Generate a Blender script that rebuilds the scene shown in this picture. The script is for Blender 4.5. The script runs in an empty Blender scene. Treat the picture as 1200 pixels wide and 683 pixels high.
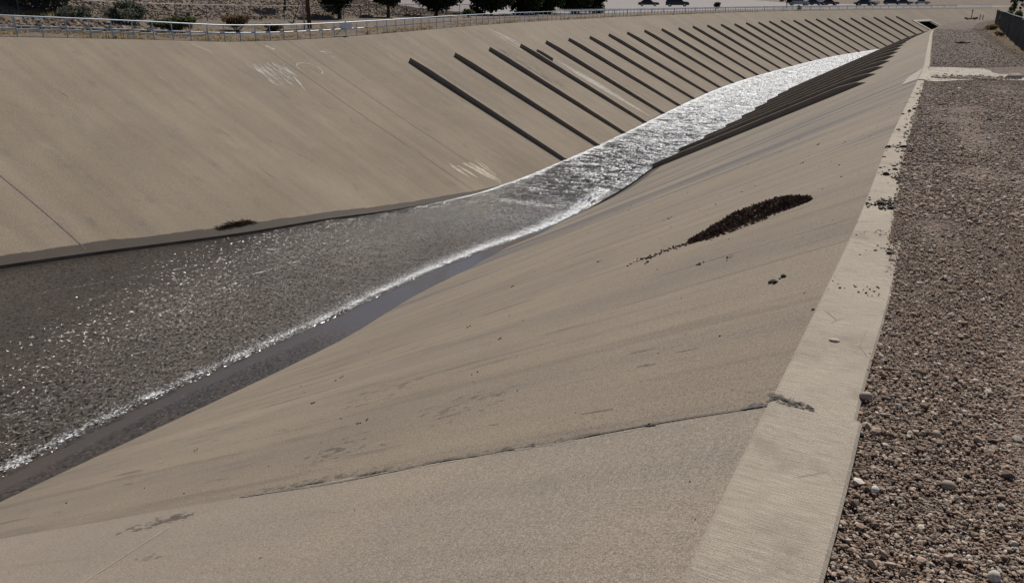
import bpy, math, random
import numpy as np
from mathutils import Vector, noise as mnoise

rng = np.random.default_rng(7)
random.seed(7)
scene = bpy.context.scene
COL = scene.collection
R = math.radians

# ------------------------------------------------------------------ helpers
def tag(o, label=None, cat=None, group=None, kind=None):
    if label: o['label'] = label
    if cat: o['category'] = cat
    if group: o['group'] = group
    if kind: o['kind'] = kind
    return o

def link(name, me, parent=None):
    o = bpy.data.objects.new(name, me)
    COL.objects.link(o)
    if parent is not None: o.parent = parent
    return o

def empty(name, loc=(0, 0, 0), rz=0.0):
    o = bpy.data.objects.new(name, None)
    COL.objects.link(o)
    o.location = loc; o.rotation_euler = (0, 0, rz)
    o.empty_display_size = .2
    return o

def fast_mesh(name, V, F, mats, smooth=False, mi=None, uv=None, pattr=None, fattr=None):
    """V (n,3); F (m,k) array of equal-size faces, or list of arrays."""
    V = np.asarray(V, dtype=np.float32)
    if not isinstance(F, list): F = [F]
    F = [np.asarray(f, dtype=np.int32) for f in F if len(f)]
    me = bpy.data.meshes.new(name)
    loops = np.concatenate([f.ravel() for f in F])
    tot = np.concatenate([np.full(len(f), f.shape[1], dtype=np.int32) for f in F])
    st = np.concatenate([[0], np.cumsum(tot)[:-1]]).astype(np.int32)
    me.vertices.add(len(V)); me.vertices.foreach_set('co', V.ravel())
    me.loops.add(len(loops)); me.loops.foreach_set('vertex_index', loops)
    me.polygons.add(len(tot)); me.polygons.foreach_set('loop_start', st); me.polygons.foreach_set('loop_total', tot)
    if not isinstance(mats, (list, tuple)): mats = [mats]
    for m in mats: me.materials.append(m)
    if mi is not None: me.polygons.foreach_set('material_index', np.asarray(mi, dtype=np.int32))
    me.polygons.foreach_set('use_smooth', np.full(len(tot), bool(smooth)))
    if uv is not None:
        l = me.uv_layers.new(name='UVMap')
        l.data.foreach_set('uv', np.asarray(uv, dtype=np.float32)[loops].ravel())
    for k, a in (pattr or {}).items():
        at = me.attributes.new(k, 'FLOAT', 'POINT'); at.data.foreach_set('value', np.asarray(a, dtype=np.float32))
    for k, a in (fattr or {}).items():
        at = me.attributes.new(k, 'FLOAT', 'FACE'); at.data.foreach_set('value', np.asarray(a, dtype=np.float32))
    me.update(calc_edges=True); me.validate()
    return me

def grid_faces(nr, nc, flip=False):
    i = np.arange(nr - 1)[:, None] * nc + np.arange(nc - 1)[None]
    f = np.stack([i, i + 1, i + nc + 1, i + nc], -1).reshape(-1, 4)
    return f[:, ::-1] if flip else f

class MB:
    """collects shapes; build() links them as one mesh object"""
    def __init__(s): s.v = []; s.f = []; s.n = 0; s.m = []
    def add(s, V, F, mi=0):
        V = [tuple(map(float, p)) for p in V]
        s.v += V
        for f in F: s.f.append(tuple(i + s.n for i in f)); s.m.append(mi)
        s.n += len(V)
    def box(s, c, d, rz=0, mi=0, taper=1.0):
        cx, cy, cz = c; hx, hy, hz = d[0] / 2, d[1] / 2, d[2] / 2
        ca, sa = math.cos(rz), math.sin(rz); P = []
        for z, t in ((-hz, 1), (hz, taper)):
            for x, y in ((-hx, -hy), (hx, -hy), (hx, hy), (-hx, hy)):
                x *= t; y *= t
                P.append((cx + x * ca - y * sa, cy + x * sa + y * ca, cz + z))
        s.add(P, [(0, 3, 2, 1), (4, 5, 6, 7), (0, 1, 5, 4), (1, 2, 6, 5), (2, 3, 7, 6), (3, 0, 4, 7)], mi)
    def tube(s, pts, r, n=8, mi=0, caps=True):
        pts = [Vector(p) for p in pts]
        if not isinstance(r, (list, tuple)): r = [r] * len(pts)
        rings = []
        for i, p in enumerate(pts):
            d = (pts[min(i + 1, len(pts) - 1)] - pts[max(i - 1, 0)]).normalized()
            a = d.orthogonal() if abs(d.z) > .99 else Vector((0, 0, 1)).cross(d)
            a.normalize(); b = d.cross(a)
            rings.append([p + (a * math.cos(t) + b * math.sin(t)) * r[i] for t in [2 * math.pi * k / n for k in range(n)]])
        V = [q for g in rings for q in g]; F = []
        for i in range(len(pts) - 1):
            for k in range(n):
                F.append((i * n + k, i * n + (k + 1) % n, (i + 1) * n + (k + 1) % n, (i + 1) * n + k))
        if caps: F += [tuple(range(n))[::-1], tuple(range((len(pts) - 1) * n, len(pts) * n))]
        s.add(V, F, mi)
    def build(s, name, mats, parent=None, smooth=False):
        me = bpy.data.meshes.new(name)
        me.from_pydata(s.v, [], s.f)
        if not isinstance(mats, (list, tuple)): mats = [mats]
        for m in mats: me.materials.append(m)
        me.polygons.foreach_set('material_index', np.array(s.m, dtype=np.int32))
        me.polygons.foreach_set('use_smooth', np.full(len(s.f), bool(smooth)))
        me.update(); me.validate()
        return link(name, me, parent)

def spline(xs, ys):
    """monotone-ish cubic (Catmull-Rom tangents) through points, linear outside"""
    xs = np.array(xs, float); ys = np.array(ys, float)
    m = np.gradient(ys, xs)
    def f(x):
        x = np.asarray(x, float)
        i = np.clip(np.searchsorted(xs, x) - 1, 0, len(xs) - 2)
        h = xs[i + 1] - xs[i]; t = (x - xs[i]) / h; tc = np.clip(t, 0, 1)
        a = 2 * tc**3 - 3 * tc**2 + 1; b = tc**3 - 2 * tc**2 + tc; c = -2 * tc**3 + 3 * tc**2; d = tc**3 - tc**2
        y = a * ys[i] + b * h * m[i] + c * ys[i + 1] + d * h * m[i + 1]
        y = np.where(x < xs[0], ys[0] + m[0] * (x - xs[0]), y)
        return np.where(x > xs[-1], ys[-1] + m[-1] * (x - xs[-1]), y)
    return f

def nz(x, y, z=0.0): return mnoise.noise(Vector((x, y, z)))

# ------------------------------------------------------------------ materials
class NT:
    def __init__(s, name):
        s.m = bpy.data.materials.new(name); s.m.use_nodes = True
        s.t = s.m.node_tree; s.N = s.t.nodes; s.L = s.t.links
        s.b = s.N['Principled BSDF']; s.out = s.N['Material Output']
    def n(s, typ, **kw):
        o = s.N.new(typ)
        for k, v in kw.items():
            if k in o.inputs.keys(): s.put(o.inputs[k], v)
            else: setattr(o, k, v)
        return o
    def put(s, sock, v):
        if isinstance(v, bpy.types.NodeSocket): s.L.new(v, sock)
        elif v is not None:
            if hasattr(sock, 'default_value') and isinstance(v, (tuple, list)) and len(v) == 3 and sock.type == 'RGBA': v = (*v, 1)
            sock.default_value = v
    def math(s, op, a, b=None, c=None, clamp=False):
        o = s.N.new('ShaderNodeMath'); o.operation = op; o.use_clamp = clamp
        s.put(o.inputs[0], a)
        if b is not None: s.put(o.inputs[1], b)
        if c is not None: s.put(o.inputs[2], c)
        return o.outputs[0]
    def mix(s, fac, a, b, blend='MIX'):
        o = s.N.new('ShaderNodeMix'); o.data_type = 'RGBA'; o.blend_type = blend
        s.put(o.inputs['Factor'], fac); s.put(o.inputs[6], a); s.put(o.inputs[7], b)
        return o.outputs[2]
    def ramp(s, v, lo, hi, a=0.0, b=1.0):
        o = s.N.new('ShaderNodeMapRange'); o.interpolation_type = 'SMOOTHSTEP'
        s.put(o.inputs[0], v); o.inputs[1].default_value = lo; o.inputs[2].default_value = hi
        o.inputs[3].default_value = a; o.inputs[4].default_value = b
        return o.outputs[0]
    def coord(s, kind='Object'):
        return s.N.new('ShaderNodeTexCoord').outputs[kind]
    def map(s, v, scale=(1, 1, 1), loc=(0, 0, 0), rot=(0, 0, 0)):
        o = s.N.new('ShaderNodeMapping'); s.put(o.inputs['Vector'], v)
        o.inputs['Scale'].default_value = scale; o.inputs['Location'].default_value = loc; o.inputs['Rotation'].default_value = rot
        return o.outputs[0]
    def noise(s, v, scale, detail=4, rough=.55, dist=0.0, out='Fac'):
        o = s.N.new('ShaderNodeTexNoise'); s.put(o.inputs['Vector'], v)
        o.inputs['Scale'].default_value = scale; o.inputs['Detail'].default_value = detail
        o.inputs['Roughness'].default_value = rough; o.inputs['Distortion'].default_value = dist
        return o.outputs[out]
    def voro(s, v, scale, feature='F1', out='Distance', rnd=1.0):
        o = s.N.new('ShaderNodeTexVoronoi'); o.feature = feature; s.put(o.inputs['Vector'], v)
        o.inputs['Scale'].default_value = scale; o.inputs['Randomness'].default_value = rnd
        return o.outputs[out]
    def attr(s, name, out='Fac'):
        o = s.N.new('ShaderNodeAttribute'); o.attribute_name = name; return o.outputs[out]
    def cramp(s, v, stops):
        o = s.N.new('ShaderNodeValToRGB'); s.put(o.inputs[0], v)
        e = o.color_ramp.elements
        while len(e) < len(stops): e.new(.5)
        for k, (p, c) in zip(e, stops): k.position = p; k.color = (*c, 1)
        return o.outputs[0]
    def bump(s, h, strength, dist, normal=None):
        o = s.N.new('ShaderNodeBump'); s.put(o.inputs['Height'], h)
        s.put(o.inputs['Strength'], strength); o.inputs['Distance'].default_value = dist
        if normal is not None: s.put(o.inputs['Normal'], normal)
        return o.outputs[0]
    def fin(s, color=None, rough=None, normal=None, spec=None, metal=None):
        for k, v in (('Base Color', color), ('Roughness', rough), ('Normal', normal), ('Specular IOR Level', spec), ('Metallic', metal)):
            if v is not None: s.put(s.b.inputs[k], v)
        return s.m

def plain(name, col, rough=.6, metal=0.0, var=.15, scale=8.0, spec=None):
    t = NT(name); c = t.coord()
    f = t.noise(c, scale, 4)
    k = t.ramp(f, .3, .7, 1 - var, 1 + var)
    o = t.n('ShaderNodeVectorMath', operation='SCALE'); o.inputs[0].default_value = col; t.put(o.inputs['Scale'], k)
    return t.fin(o.outputs[0], rough, None, spec, metal)

def slope_concrete(name, A, B, kind):
    """kind: 'far' (left slope) or 'near' (right slope); UV = metres along channel, metres down slope"""
    t = NT(name)
    uv = t.coord('UV'); ob = t.coord('Object')
    big = t.noise(uv, .22, 5, .6)
    col = t.mix(t.ramp(big, .3, .7), A, B)
    # water-run streaks, stretched down the slope
    st = t.noise(t.map(uv, (1.3, .09, 1)), 1.0, 5, .6)
    st2 = t.noise(t.map(uv, (.45, .05, 1), (3.1, 7, 0)), 1.0, 4, .6)
    col = t.mix(t.ramp(st, .36, .66, .0, .34 if kind == 'near' else .28), col, (.155, .14, .125))
    col = t.mix(t.ramp(st2, .5, .75, .0, .28), col, (.42, .345, .265) if kind == 'far' else (.37, .31, .245))
    if kind == 'near':
        # grey-blue silt runs further down the bank
        sx = t.n('ShaderNodeSeparateXYZ'); t.put(sx.inputs[0], uv)
        band = t.math('MULTIPLY', t.ramp(sx.outputs[0], 10, 14), t.ramp(sx.outputs[0], 46, 30))
        g = t.noise(t.map(uv, (.62, .055, 1), (1.7, 2.2, 0)), 1.0, 7, .66)
        col = t.mix(t.math('MULTIPLY', t.ramp(g, .46, .60), t.math('MULTIPLY', band, .85)), col, (.13, .128, .13))
        # thin dark silt lines
        fine = t.noise(t.map(uv, (7.0, .34, 1), rot=(0, 0, R(4))), 1.0, 3, .5, .3)
        fmask = t.noise(uv, .6, 3)
        ln = t.math('MULTIPLY', t.ramp(fine, .60, .68), t.ramp(fmask, .40, .62))
        col = t.mix(t.math('MULTIPLY', ln, .55), col, (.10, .085, .073))
        fine2 = t.noise(t.map(uv, (3.2, .16, 1), (4, 1, 0), (0, 0, R(3))), 1.0, 4, .62, .4)
        col = t.mix(t.ramp(fine2, .52, .68, 0, .36), col, (.125, .107, .092))
        crumb = t.voro(ob, 26, 'F1', 'Distance'); cmask = t.noise(t.map(uv, (1.1, .22, 1), (2, 5, 0)), 1.0, 4, .6)
        col = t.mix(t.math('MULTIPLY', t.ramp(crumb, .20, .12), t.ramp(cmask, .48, .62, 0, .7)), col, (.09, .075, .065))
        # slab near camera: smoother, greyer, brushed
        slab = t.ramp(sx.outputs[0], 3.195, 3.205, 1, 0)
        br = t.noise(t.map(uv, (3, 46, 1), rot=(0, 0, R(9))), 1.0, 3, .6)
        col = t.mix(t.math('MULTIPLY', slab, t.ramp(br, .35, .7, .55, .85)), col, (.315, .272, .222))
        # crumbled dirt in and beside the joint, and two dark scabs lower down
        sy = sx.outputs[1]; su = sx.outputs[0]
        def spot(u0, v0, ru, rv, thr, amt, sc):
            a = t.math('POWER', t.math('DIVIDE', t.math('SUBTRACT', su, u0), ru), 2)
            b = t.math('POWER', t.math('DIVIDE', t.math('SUBTRACT', sy, v0), rv), 2)
            m = t.math('SUBTRACT', 1.0, t.math('ADD', a, b), None, True)
            n = t.noise(t.map(uv, (1, .42, 1), (u0, v0, 0), (0, 0, R(-20))), sc * 1.7, 6, .7)
            return t.math('MULTIPLY', t.ramp(t.math('ADD', n, t.math('MULTIPLY', m, .25)), thr, thr + .06), t.math('MULTIPLY', t.ramp(m, 0, .2), amt))
        for q in ((3.02, 4.35, .12, .42, .66, .85, 9), (2.93, 4.65, .12, .36, .69, .7, 9), (2.46, 3.75, .07, .24, .68, .6, 12), (3.26, 3.1, .10, 1.3, .72, .65, 14), (3.24, 1.6, .05, 1.7, .73, .65, 18), (3.75, 3.35, .5, .5, .73, .7, 8), (4.2, 2.4, .6, 1.0, .76, .6, 9), (5.2, 4.2, .9, 1.2, .77, .6, 8)):
            col = t.mix(spot(*q), col, (.095, .078, .065))
        warm = t.noise(uv, .75, 3)
        col = t.mix(t.math('MULTIPLY', slab, t.ramp(warm, .45, .7, 0, .5)), col, (.35, .285, .22))
    else:
        y1 = t.noise(t.map(uv, (.9, .35, 1), (5, 1, 0), (0, 0, R(18))), 1.0, 5, .6)
        col = t.mix(t.ramp(y1, .58, .75, 0, .22), col, (.42, .37, .30))
        d1 = t.noise(t.map(uv, (1.0, .5, 1), (9, 4, 0), (0, 0, R(-14))), 1.4, 6, .68)
        col = t.mix(t.ramp(d1, .55, .72, 0, .42), col, (.155, .135, .115))
    # joints and grain
    gr = t.noise(ob, 170 if kind == 'near' else 95, 3, .7); gr2 = t.noise(ob, 62 if kind == 'near' else 30, 4, .7)
    k = t.math('MULTIPLY', t.ramp(gr, .3, .7, .66, 1.32), t.ramp(gr2, .3, .7, .82, 1.18))
    v = t.n('ShaderNodeVectorMath', operation='SCALE'); t.put(v.inputs[0], col); t.put(v.inputs['Scale'], k)
    col = v.outputs[0]
    sp = t.voro(ob, 55, 'F1', 'Distance')
    col = t.mix(t.ramp(sp, .10, .05, 0, .22), col, (.42, .39, .34))
    # wet foot of the slope
    wd = t.math('ADD', t.attr('wetd'), t.math('MULTIPLY', t.math('SUBTRACT', t.noise(t.map(uv, (.5, 1, 1)), .9, 7, .72), .5), 1.0))
    wet = t.ramp(wd, .92, 1.08, 1, 0)
    col = t.mix(wet, col, t.mix(.88, col, (.062, .052, .045)))
    rg = t.math('SUBTRACT', .92, t.math('MULTIPLY', wet, .12))
    hb = t.math('ADD', t.math('MULTIPLY', gr, .6), t.math('MULTIPLY', gr2, 1.2))
    nm = t.bump(hb, .55 if kind == 'near' else .3, .006)
    nm = t.bump(t.noise(uv, 1.1, 5, .6), .5, .03, nm)
    return t.fin(col, rg, nm, .12)

M = {}
M['slope_far'] = slope_concrete('far_slope_concrete', (.312, .256, .190), (.264, .214, .158), 'far')
M['slope_near'] = slope_concrete('near_slope_concrete', (.306, .252, .190), (.254, .209, .160), 'near')
M['chalk'] = plain('chalk_scrape', (.43, .40, .34), .9, var=.25, scale=5)
M['chalk_faint'] = plain('faint_scrape', (.385, .345, .285), .9, var=.2, scale=4)
M['tan_scrape'] = plain('tan_scrape', (.47, .41, .31), .9, var=.2, scale=5)
M['joint'] = plain('joint_gap', (.13, .11, .095), .95, var=.3, scale=14)
M['tar'] = plain('crack_filler', (.10, .087, .077), .95, var=.5, scale=30)
M['lightjoint'] = plain('pale_joint', (.50, .45, .38), .9, var=.2)
M['wetstain'] = plain('wet_stain', (.19, .165, .14), .95, var=.3, scale=6, spec=.1)

def lip_material():
    t = NT('kerb_concrete'); ob = t.coord(); uv = t.coord('UV')
    c = t.mix(t.ramp(t.noise(uv, .9, 5, .6), .3, .7), (.445, .385, .305), (.37, .32, .255))
    tin = t.noise(t.map(uv, (130, 9, 1)), 1.0, 3, .6)
    gr = t.noise(ob, 210, 3, .75)
    k = t.math('MULTIPLY', t.ramp(gr, .3, .7, .72, 1.26), t.ramp(tin, .3, .7, .84, 1.14))
    v = t.n('ShaderNodeVectorMath', operation='SCALE'); t.put(v.inputs[0], c); t.put(v.inputs['Scale'], k)
    col = v.outputs[0]
    # dirt, hairline cracks
    d = t.noise(uv, 3.0, 5, .65)
    col = t.mix(t.ramp(d, .48, .72, 0, .55), col, (.21, .175, .14))
    cr = t.voro(t.map(uv, (1.6, 3.2, 1)), 1.0, 'DISTANCE_TO_EDGE')
    cm = t.math('MULTIPLY', t.ramp(cr, .012, .004), t.ramp(t.noise(uv, 1.3, 2), .56, .62))
    col = t.mix(t.math('MULTIPLY', cm, .8), col, (.13, .11, .095))
    h = t.math('ADD', t.math('MULTIPLY', tin, .7), gr)
    return t.fin(col, .92, t.bump(h, .6, .006), .2)
M['lip'] = lip_material()

def rib_material():
    t = NT('baffle_concrete'); ob = t.coord()
    c = t.mix(t.ramp(t.noise(ob, 1.2, 5, .6), .3, .7), (.31, .255, .195), (.25, .205, .16))
    return t.fin(c, .9, t.bump(t.noise(ob, 40, 3), .4, .01), .2)
M['rib'] = rib_material()

def gravel_ground():
    t = NT('gravel_bed'); ob = t.coord()
    v1 = t.voro(ob, 85, 'F1', 'Color'); v1d = t.voro(ob, 85, 'F1', 'Distance')
    v2 = t.voro(ob, 34, 'F1', 'Color'); v2d = t.voro(ob, 34, 'F1', 'Distance')
    s1 = t.n('ShaderNodeSeparateColor'); t.put(s1.inputs[0], v1)
    s2 = t.n('ShaderNodeSeparateColor'); t.put(s2.inputs[0], v2)
    stops = [(0, (.105, .073, .055)), (.35, (.20, .142, .108)), (.7, (.29, .21, .16)), (.93, (.34, .27, .215)), (1, (.55, .48, .42))]
    c1 = t.cramp(s1.outputs[0], stops); c2 = t.cramp(s2.outputs[1], stops)
    c = t.mix(t.ramp(s2.outputs[0], .55, .6), c1, c2)
    big = t.noise(ob, .55, 5, .6)
    c = t.mix(t.ramp(big, .35, .7, 0, .45), c, (.19, .145, .115))
    trk = t.noise(t.map(ob, (1.2, .05, 1)), 1.0, 3)
    c = t.mix(t.ramp(trk, .45, .7, 0, .3), c, (.25, .185, .14))
    sp = t.n('ShaderNodeSeparateXYZ'); t.put(sp.inputs[0], ob)
    c = t.mix(t.ramp(sp.outputs[1], 24, 40, 0, .55), c, t.mix(t.noise(ob, 6, 5, .7), (.10, .08, .067), (.17, .136, .113)))
    h = t.math('ADD', t.math('MULTIPLY', t.ramp(v1d, 0, .7, 1, 0), .6), t.math('MULTIPLY', t.ramp(v2d, 0, .7, 1, 0), t.ramp(s2.outputs[0], .5, .6)))
    return t.fin(c, .93, t.bump(h, 1.0, .022), .2)
M['gravel_bed'] = gravel_ground()

def stone_mat():
    t = NT('gravel_stone'); ob = t.coord()
    r = t.attr('rnd')
    c = t.cramp(r, [(0, (.135, .088, .062)), (.2, (.24, .160, .112)), (.45, (.36, .25, .178)), (.66, (.40, .305, .228)), (.8, (.29, .245, .205)), (.92, (.46, .375, .29)), (1, (.66, .60, .52))])
    k = t.ramp(t.noise(ob, 140, 3), .3, .7, .8, 1.2)
    v = t.n('ShaderNodeVectorMath', operation='SCALE'); t.put(v.inputs[0], c); t.put(v.inputs['Scale'], k)
    return t.fin(v.outputs[0], .8, None, .3)
M['stone'] = stone_mat()

def hill_stone():
    t = NT('hill_stone'); r = t.attr('rnd')
    c = t.cramp(r, [(0, (.085, .062, .046)), (.4, (.17, .125, .092)), (.8, (.25, .19, .14)), (1, (.36, .29, .22))])
    return t.fin(c, .9, None, .1)
M['hill_stone'] = hill_stone()

def water_mat():
    t = NT('muddy_water'); ob = t.coord(); uv = t.coord('UV')
    foam = t.attr('foam'); chop = t.attr('chop'); white = t.attr('white')
    fl = t.map(uv, (1, 1, 1))
    # capillary chop
    n1 = t.noise(t.map(uv, (1.0, .75, 1)), 7.5, 5, .62, .25)
    n2 = t.noise(t.map(uv, (1.0, .8, 1)), 26.0, 3, .6)
    h = t.math('ADD', t.math('MULTIPLY', n1, 1.0), t.math('MULTIPLY', n2, .33))
    nm = t.bump(h, chop, .10)
    big = t.noise(t.map(uv, (.45, 1.0, 1), rot=(0, 0, R(-14))), 2.2, 5, .65, .6)
    nm2 = t.bump(big, white, .30, nm)
    # small wavelets: every few centimetres the surface tilts its own way
    def facet(scale, amp, seed, cubic=True):
        v = t.voro(t.map(uv, (1, .8, 1), (seed, seed * 2, 0)), scale, 'F1', 'Color')
        o = t.n('ShaderNodeVectorMath', operation='SUBTRACT'); t.put(o.inputs[0], v); o.inputs[1].default_value = (.5, .5, .5)
        if not cubic:
            q = t.n('ShaderNodeVectorMath', operation='MULTIPLY'); t.put(q.inputs[0], o.outputs[0]); q.inputs[1].default_value = (amp * 2, amp * 2, 0)
            return q.outputs[0]
        c2 = t.n('ShaderNodeVectorMath', operation='MULTIPLY'); t.put(c2.inputs[0], o.outputs[0]); t.put(c2.inputs[1], o.outputs[0])
        c3 = t.n('ShaderNodeVectorMath', operation='MULTIPLY'); t.put(c3.inputs[0], c2.outputs[0]); t.put(c3.inputs[1], o.outputs[0])
        q = t.n('ShaderNodeVectorMath', operation='MULTIPLY'); t.put(q.inputs[0], c3.outputs[0]); q.inputs[1].default_value = (amp * 8, amp * 8, 0)
        return q.outputs[0]
    fa = t.n('ShaderNodeVectorMath', operation='ADD'); t.put(fa.inputs[0], facet(27, 1.3, 1.3)); t.put(fa.inputs[1], facet(16, .40, 4.1))
    fd = t.n('ShaderNodeVectorMath', operation='SCALE'); t.put(fd.inputs[0], facet(7.5, .62, 7.7, False)); t.put(fd.inputs['Scale'], t.attr('down'))
    fb = t.n('ShaderNodeVectorMath', operation='ADD'); t.put(fb.inputs[0], fa.outputs[0]); t.put(fb.inputs[1], fd.outputs[0]); fa = fb
    cs = t.math('ADD', t.math('POWER', chop, .55), t.math('MULTIPLY', white, .2))
    fs = t.n('ShaderNodeVectorMath', operation='SCALE'); t.put(fs.inputs[0], fa.outputs[0]); t.put(fs.inputs['Scale'], cs)
    ad = t.n('ShaderNodeVectorMath', operation='ADD'); t.put(ad.inputs[0], nm2); t.put(ad.inputs[1], fs.outputs[0])
    no = t.n('ShaderNodeVectorMath', operation='NORMALIZE'); t.put(no.inputs[0], ad.outputs[0])
    brown = t.ramp(t.noise(uv, .28, 3), .35, .65)
    base = t.mix(brown, (.054, .045, .037), (.070, .056, .044))
    base = t.mix(t.ramp(chop, .001, .05, .42, 0), base, (.125, .10, .078))
    # foam, plus sun glitter and sky sheen painted white
    fzf = t.noise(t.map(uv, (1.0, .5, 1)), 8.5, 6, .75)
    fzn = t.noise(t.map(uv, (1.0, .7, 1)), 24.0, 3, .7)
    fz = t.n('ShaderNodeMix'); t.put(fz.inputs[0], white); t.put(fz.inputs[2], fzn); t.put(fz.inputs[3], fzf); fz = fz.outputs[0]
    fl2 = t.noise(t.map(uv, (.42, .95, 1), rot=(0, 0, R(-14))), 1.7, 7, .70, 1.0)
    fm = t.math('ADD', foam, t.math('MULTIPLY', t.math('SUBTRACT', fz, .5), 2.1))
    fm = t.math('ADD', fm, t.math('MULTIPLY', t.math('SUBTRACT', fl2, .5), t.math('MULTIPLY', white, 2.5)))
    m = t.ramp(fm, .40, .85)
    col = t.mix(m, base, (.73, .745, .755))
    rg = t.math('ADD', .13, t.math('MULTIPLY', m, .45))
    t.b.inputs['IOR'].default_value = 1.33
    return t.fin(col, rg, no.outputs[0], .85)
M['water'] = water_mat()

def dirt_mat(name, A, B, sc=1.0, rocks=0.0):
    t = NT(name); ob = t.coord()
    c = t.mix(t.ramp(t.noise(ob, .35 * sc, 6, .65), .3, .7), A, B)
    v = t.voro(ob, 5.5, 'F1', 'Color'); vd = t.voro(ob, 5.5, 'F1', 'Distance')
    s = t.n('ShaderNodeSeparateColor'); t.put(s.inputs[0], v)
    g = t.cramp(s.outputs[0], [(0, (.07, .055, .045)), (.4, (.17, .135, .11)), (.8, (.27, .22, .18)), (1, (.40, .35, .30))])
    c = t.mix(rocks, c, g)
    f = t.noise(ob, 9, 5, .7)
    k = t.ramp(f, .3, .7, .72, 1.25)
    q = t.n('ShaderNodeVectorMath', operation='SCALE'); t.put(q.inputs[0], c); t.put(q.inputs['Scale'], k)
    nm = t.bump(t.math('ADD', f, t.math('MULTIPLY', t.ramp(vd, 0, .7, 1, 0), rocks)), .8, .12)
    return t.fin(q.outputs[0], .95, nm, .1)
M['bank_dirt'] = dirt_mat('bank_dirt', (.24, .185, .14), (.165, .13, .10), 1.0, .25)
M['hill_rock'] = dirt_mat('hill_rock', (.27, .21, .16), (.21, .16, .122), .6, .5)
M['lot'] = plain('lot_asphalt', (.20, .17, .155), .9, var=.12, scale=.4)
M['soil'] = plain('dark_soil', (.06, .045, .036), .95, var=.4, scale=20)
M['berm'] = dirt_mat('berm_dirt', (.15, .108, .08), (.085, .064, .05), 2.0, .15)
M['paint_rail'] = plain('pale_blue_paint', (.40, .50, .60), .42, .1, var=.12, scale=3)
M['galv'] = plain('galvanised_steel', (.34, .35, .36), .45, .6, var=.1)
M['wire'] = plain('fence_wire', (.13, .125, .12), .6, .4, var=.1)
M['bark'] = plain('bark', (.062, .047, .038), .95, var=.35, scale=14)
M['wood'] = plain('creosote_wood', (.07, .042, .032), .9, var=.3, scale=9)
M['post_wood'] = plain('weathered_wood', (.12, .095, .085), .9, var=.3, scale=9)
M['white'] = plain('white_paint', (.78, .78, .76), .5, var=.04)
M['slab'] = plain('slab_concrete', (.35, .30, .24), .92, var=.35, scale=3.2)
M['pale_conc'] = plain('pale_concrete', (.62, .59, .53), .9, var=.12, scale=3)
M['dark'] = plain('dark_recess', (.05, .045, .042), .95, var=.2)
M['grey_conc'] = plain('grey_concrete', (.40, .36, .30), .9, var=.18, scale=2)
M['screen'] = plain('navy_screen_cloth', (.014, .017, .026), .95, var=.35, scale=3, spec=.02)
M['tyre'] = plain('tyre_rubber', (.02, .02, .021), .85, var=.1)
M['glass'] = plain('car_glass', (.02, .024, .028), .06, var=.05, spec=.8)
M['chrome'] = plain('wheel_alloy', (.45, .45, .46), .35, .8, var=.05)
M['red_lamp'] = plain('tail_lamp', (.30, .02, .02), .3, var=.05)
for nme, c in dict(car_white=(.78, .78, .76), car_black=(.022, .023, .026), car_silver=(.42, .43, .44), car_maroon=(.09, .025, .03), car_red=(.42, .03, .035), car_navy=(.03, .04, .075)).items():
    M[nme] = plain(nme + '_paint', c, .28, .15, var=.03, spec=.5)
M['blue'] = plain('blue_plastic', (.035, .06, .22), .5, var=.12)

def leaf_mat(name, A, B, tr=.35):
    t = NT(name); r = t.attr('rnd')
    c = t.mix(r, A, B)
    t.fin(c, .75, None, .15)
    if tr:
        tb = t.n('ShaderNodeBsdfTranslucent'); t.put(tb.inputs[0], c)
        mx = t.n('ShaderNodeMixShader'); mx.inputs[0].default_value = tr
        t.L.new(t.b.outputs[0], mx.inputs[1]); t.L.new(tb.outputs[0], mx.inputs[2]); t.L.new(mx.outputs[0], t.out.inputs[0])
    return t.m
M['leaf_dark'] = leaf_mat('juniper_leaf', (.016, .024, .012), (.045, .058, .024), .15)
M['leaf_green'] = leaf_mat('shrub_leaf', (.05, .065, .025), (.13, .145, .055))
M['leaf_sage'] = leaf_mat('sage_leaf', (.075, .085, .065), (.155, .165, .125))
M['leaf_rust'] = leaf_mat('dry_brush', (.13, .08, .04), (.26, .17, .09))
M['straw'] = leaf_mat('dry_straw', (.20, .15, .085), (.46, .36, .21), .5)
M['twig'] = leaf_mat('debris_twig', (.075, .05, .034), (.24, .155, .10), 0)

# ------------------------------------------------------------------ channel geometry (metres, +Y down the channel)
toeL_x = spline([-20, -8, 4, 11, 14, 16, 18.4, 22.3, 25.5, 30, 33, 42, 51, 62, 74, 85, 95, 105, 117, 128, 140, 150.5, 163, 173, 200, 240, 300, 380],
                [-25.2, -24.2, -22.9, -22.0, -21.5, -21.1, -20.65, -20.2, -19.9, -19.5, -19.3, -19.2, -19.6, -20.35, -21.1, -21.5, -21.4, -20.95, -20.2, -19.35, -18.1, -16.4, -14.0, -11.7, -3.5, 10, 31, 58])
floor_z = spline([-20, 4.6, 11.3, 14, 18.4, 22.3, 25.5, 30, 33, 42, 85, 380], [-3.6, -4.68, -5.1, -5.36, -5.8, -6.15, -6.53, -6.93, -7.12, -7.12, -7.0, -7.0])
PSI = spline([-20, 20, 45, 60, 75, 85, 95, 110, 130, 150, 165, 200, 380], [0, 0, -1, -2.5, -3.4, -1.5, .8, 3.5, 7.5, 11.5, 14, 18.5, 19])
ztop = spline([-20, 11, 18.8, 20.8, 23.5, 26.6, 30, 33, 43, 48, 55, 80, 120, 257, 380], [1.2, .62, .30, .19, .04, -.14, -.35, -.43, -.40, -.33, -.25, -.21, -.22, -.45, -.6])
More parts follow.
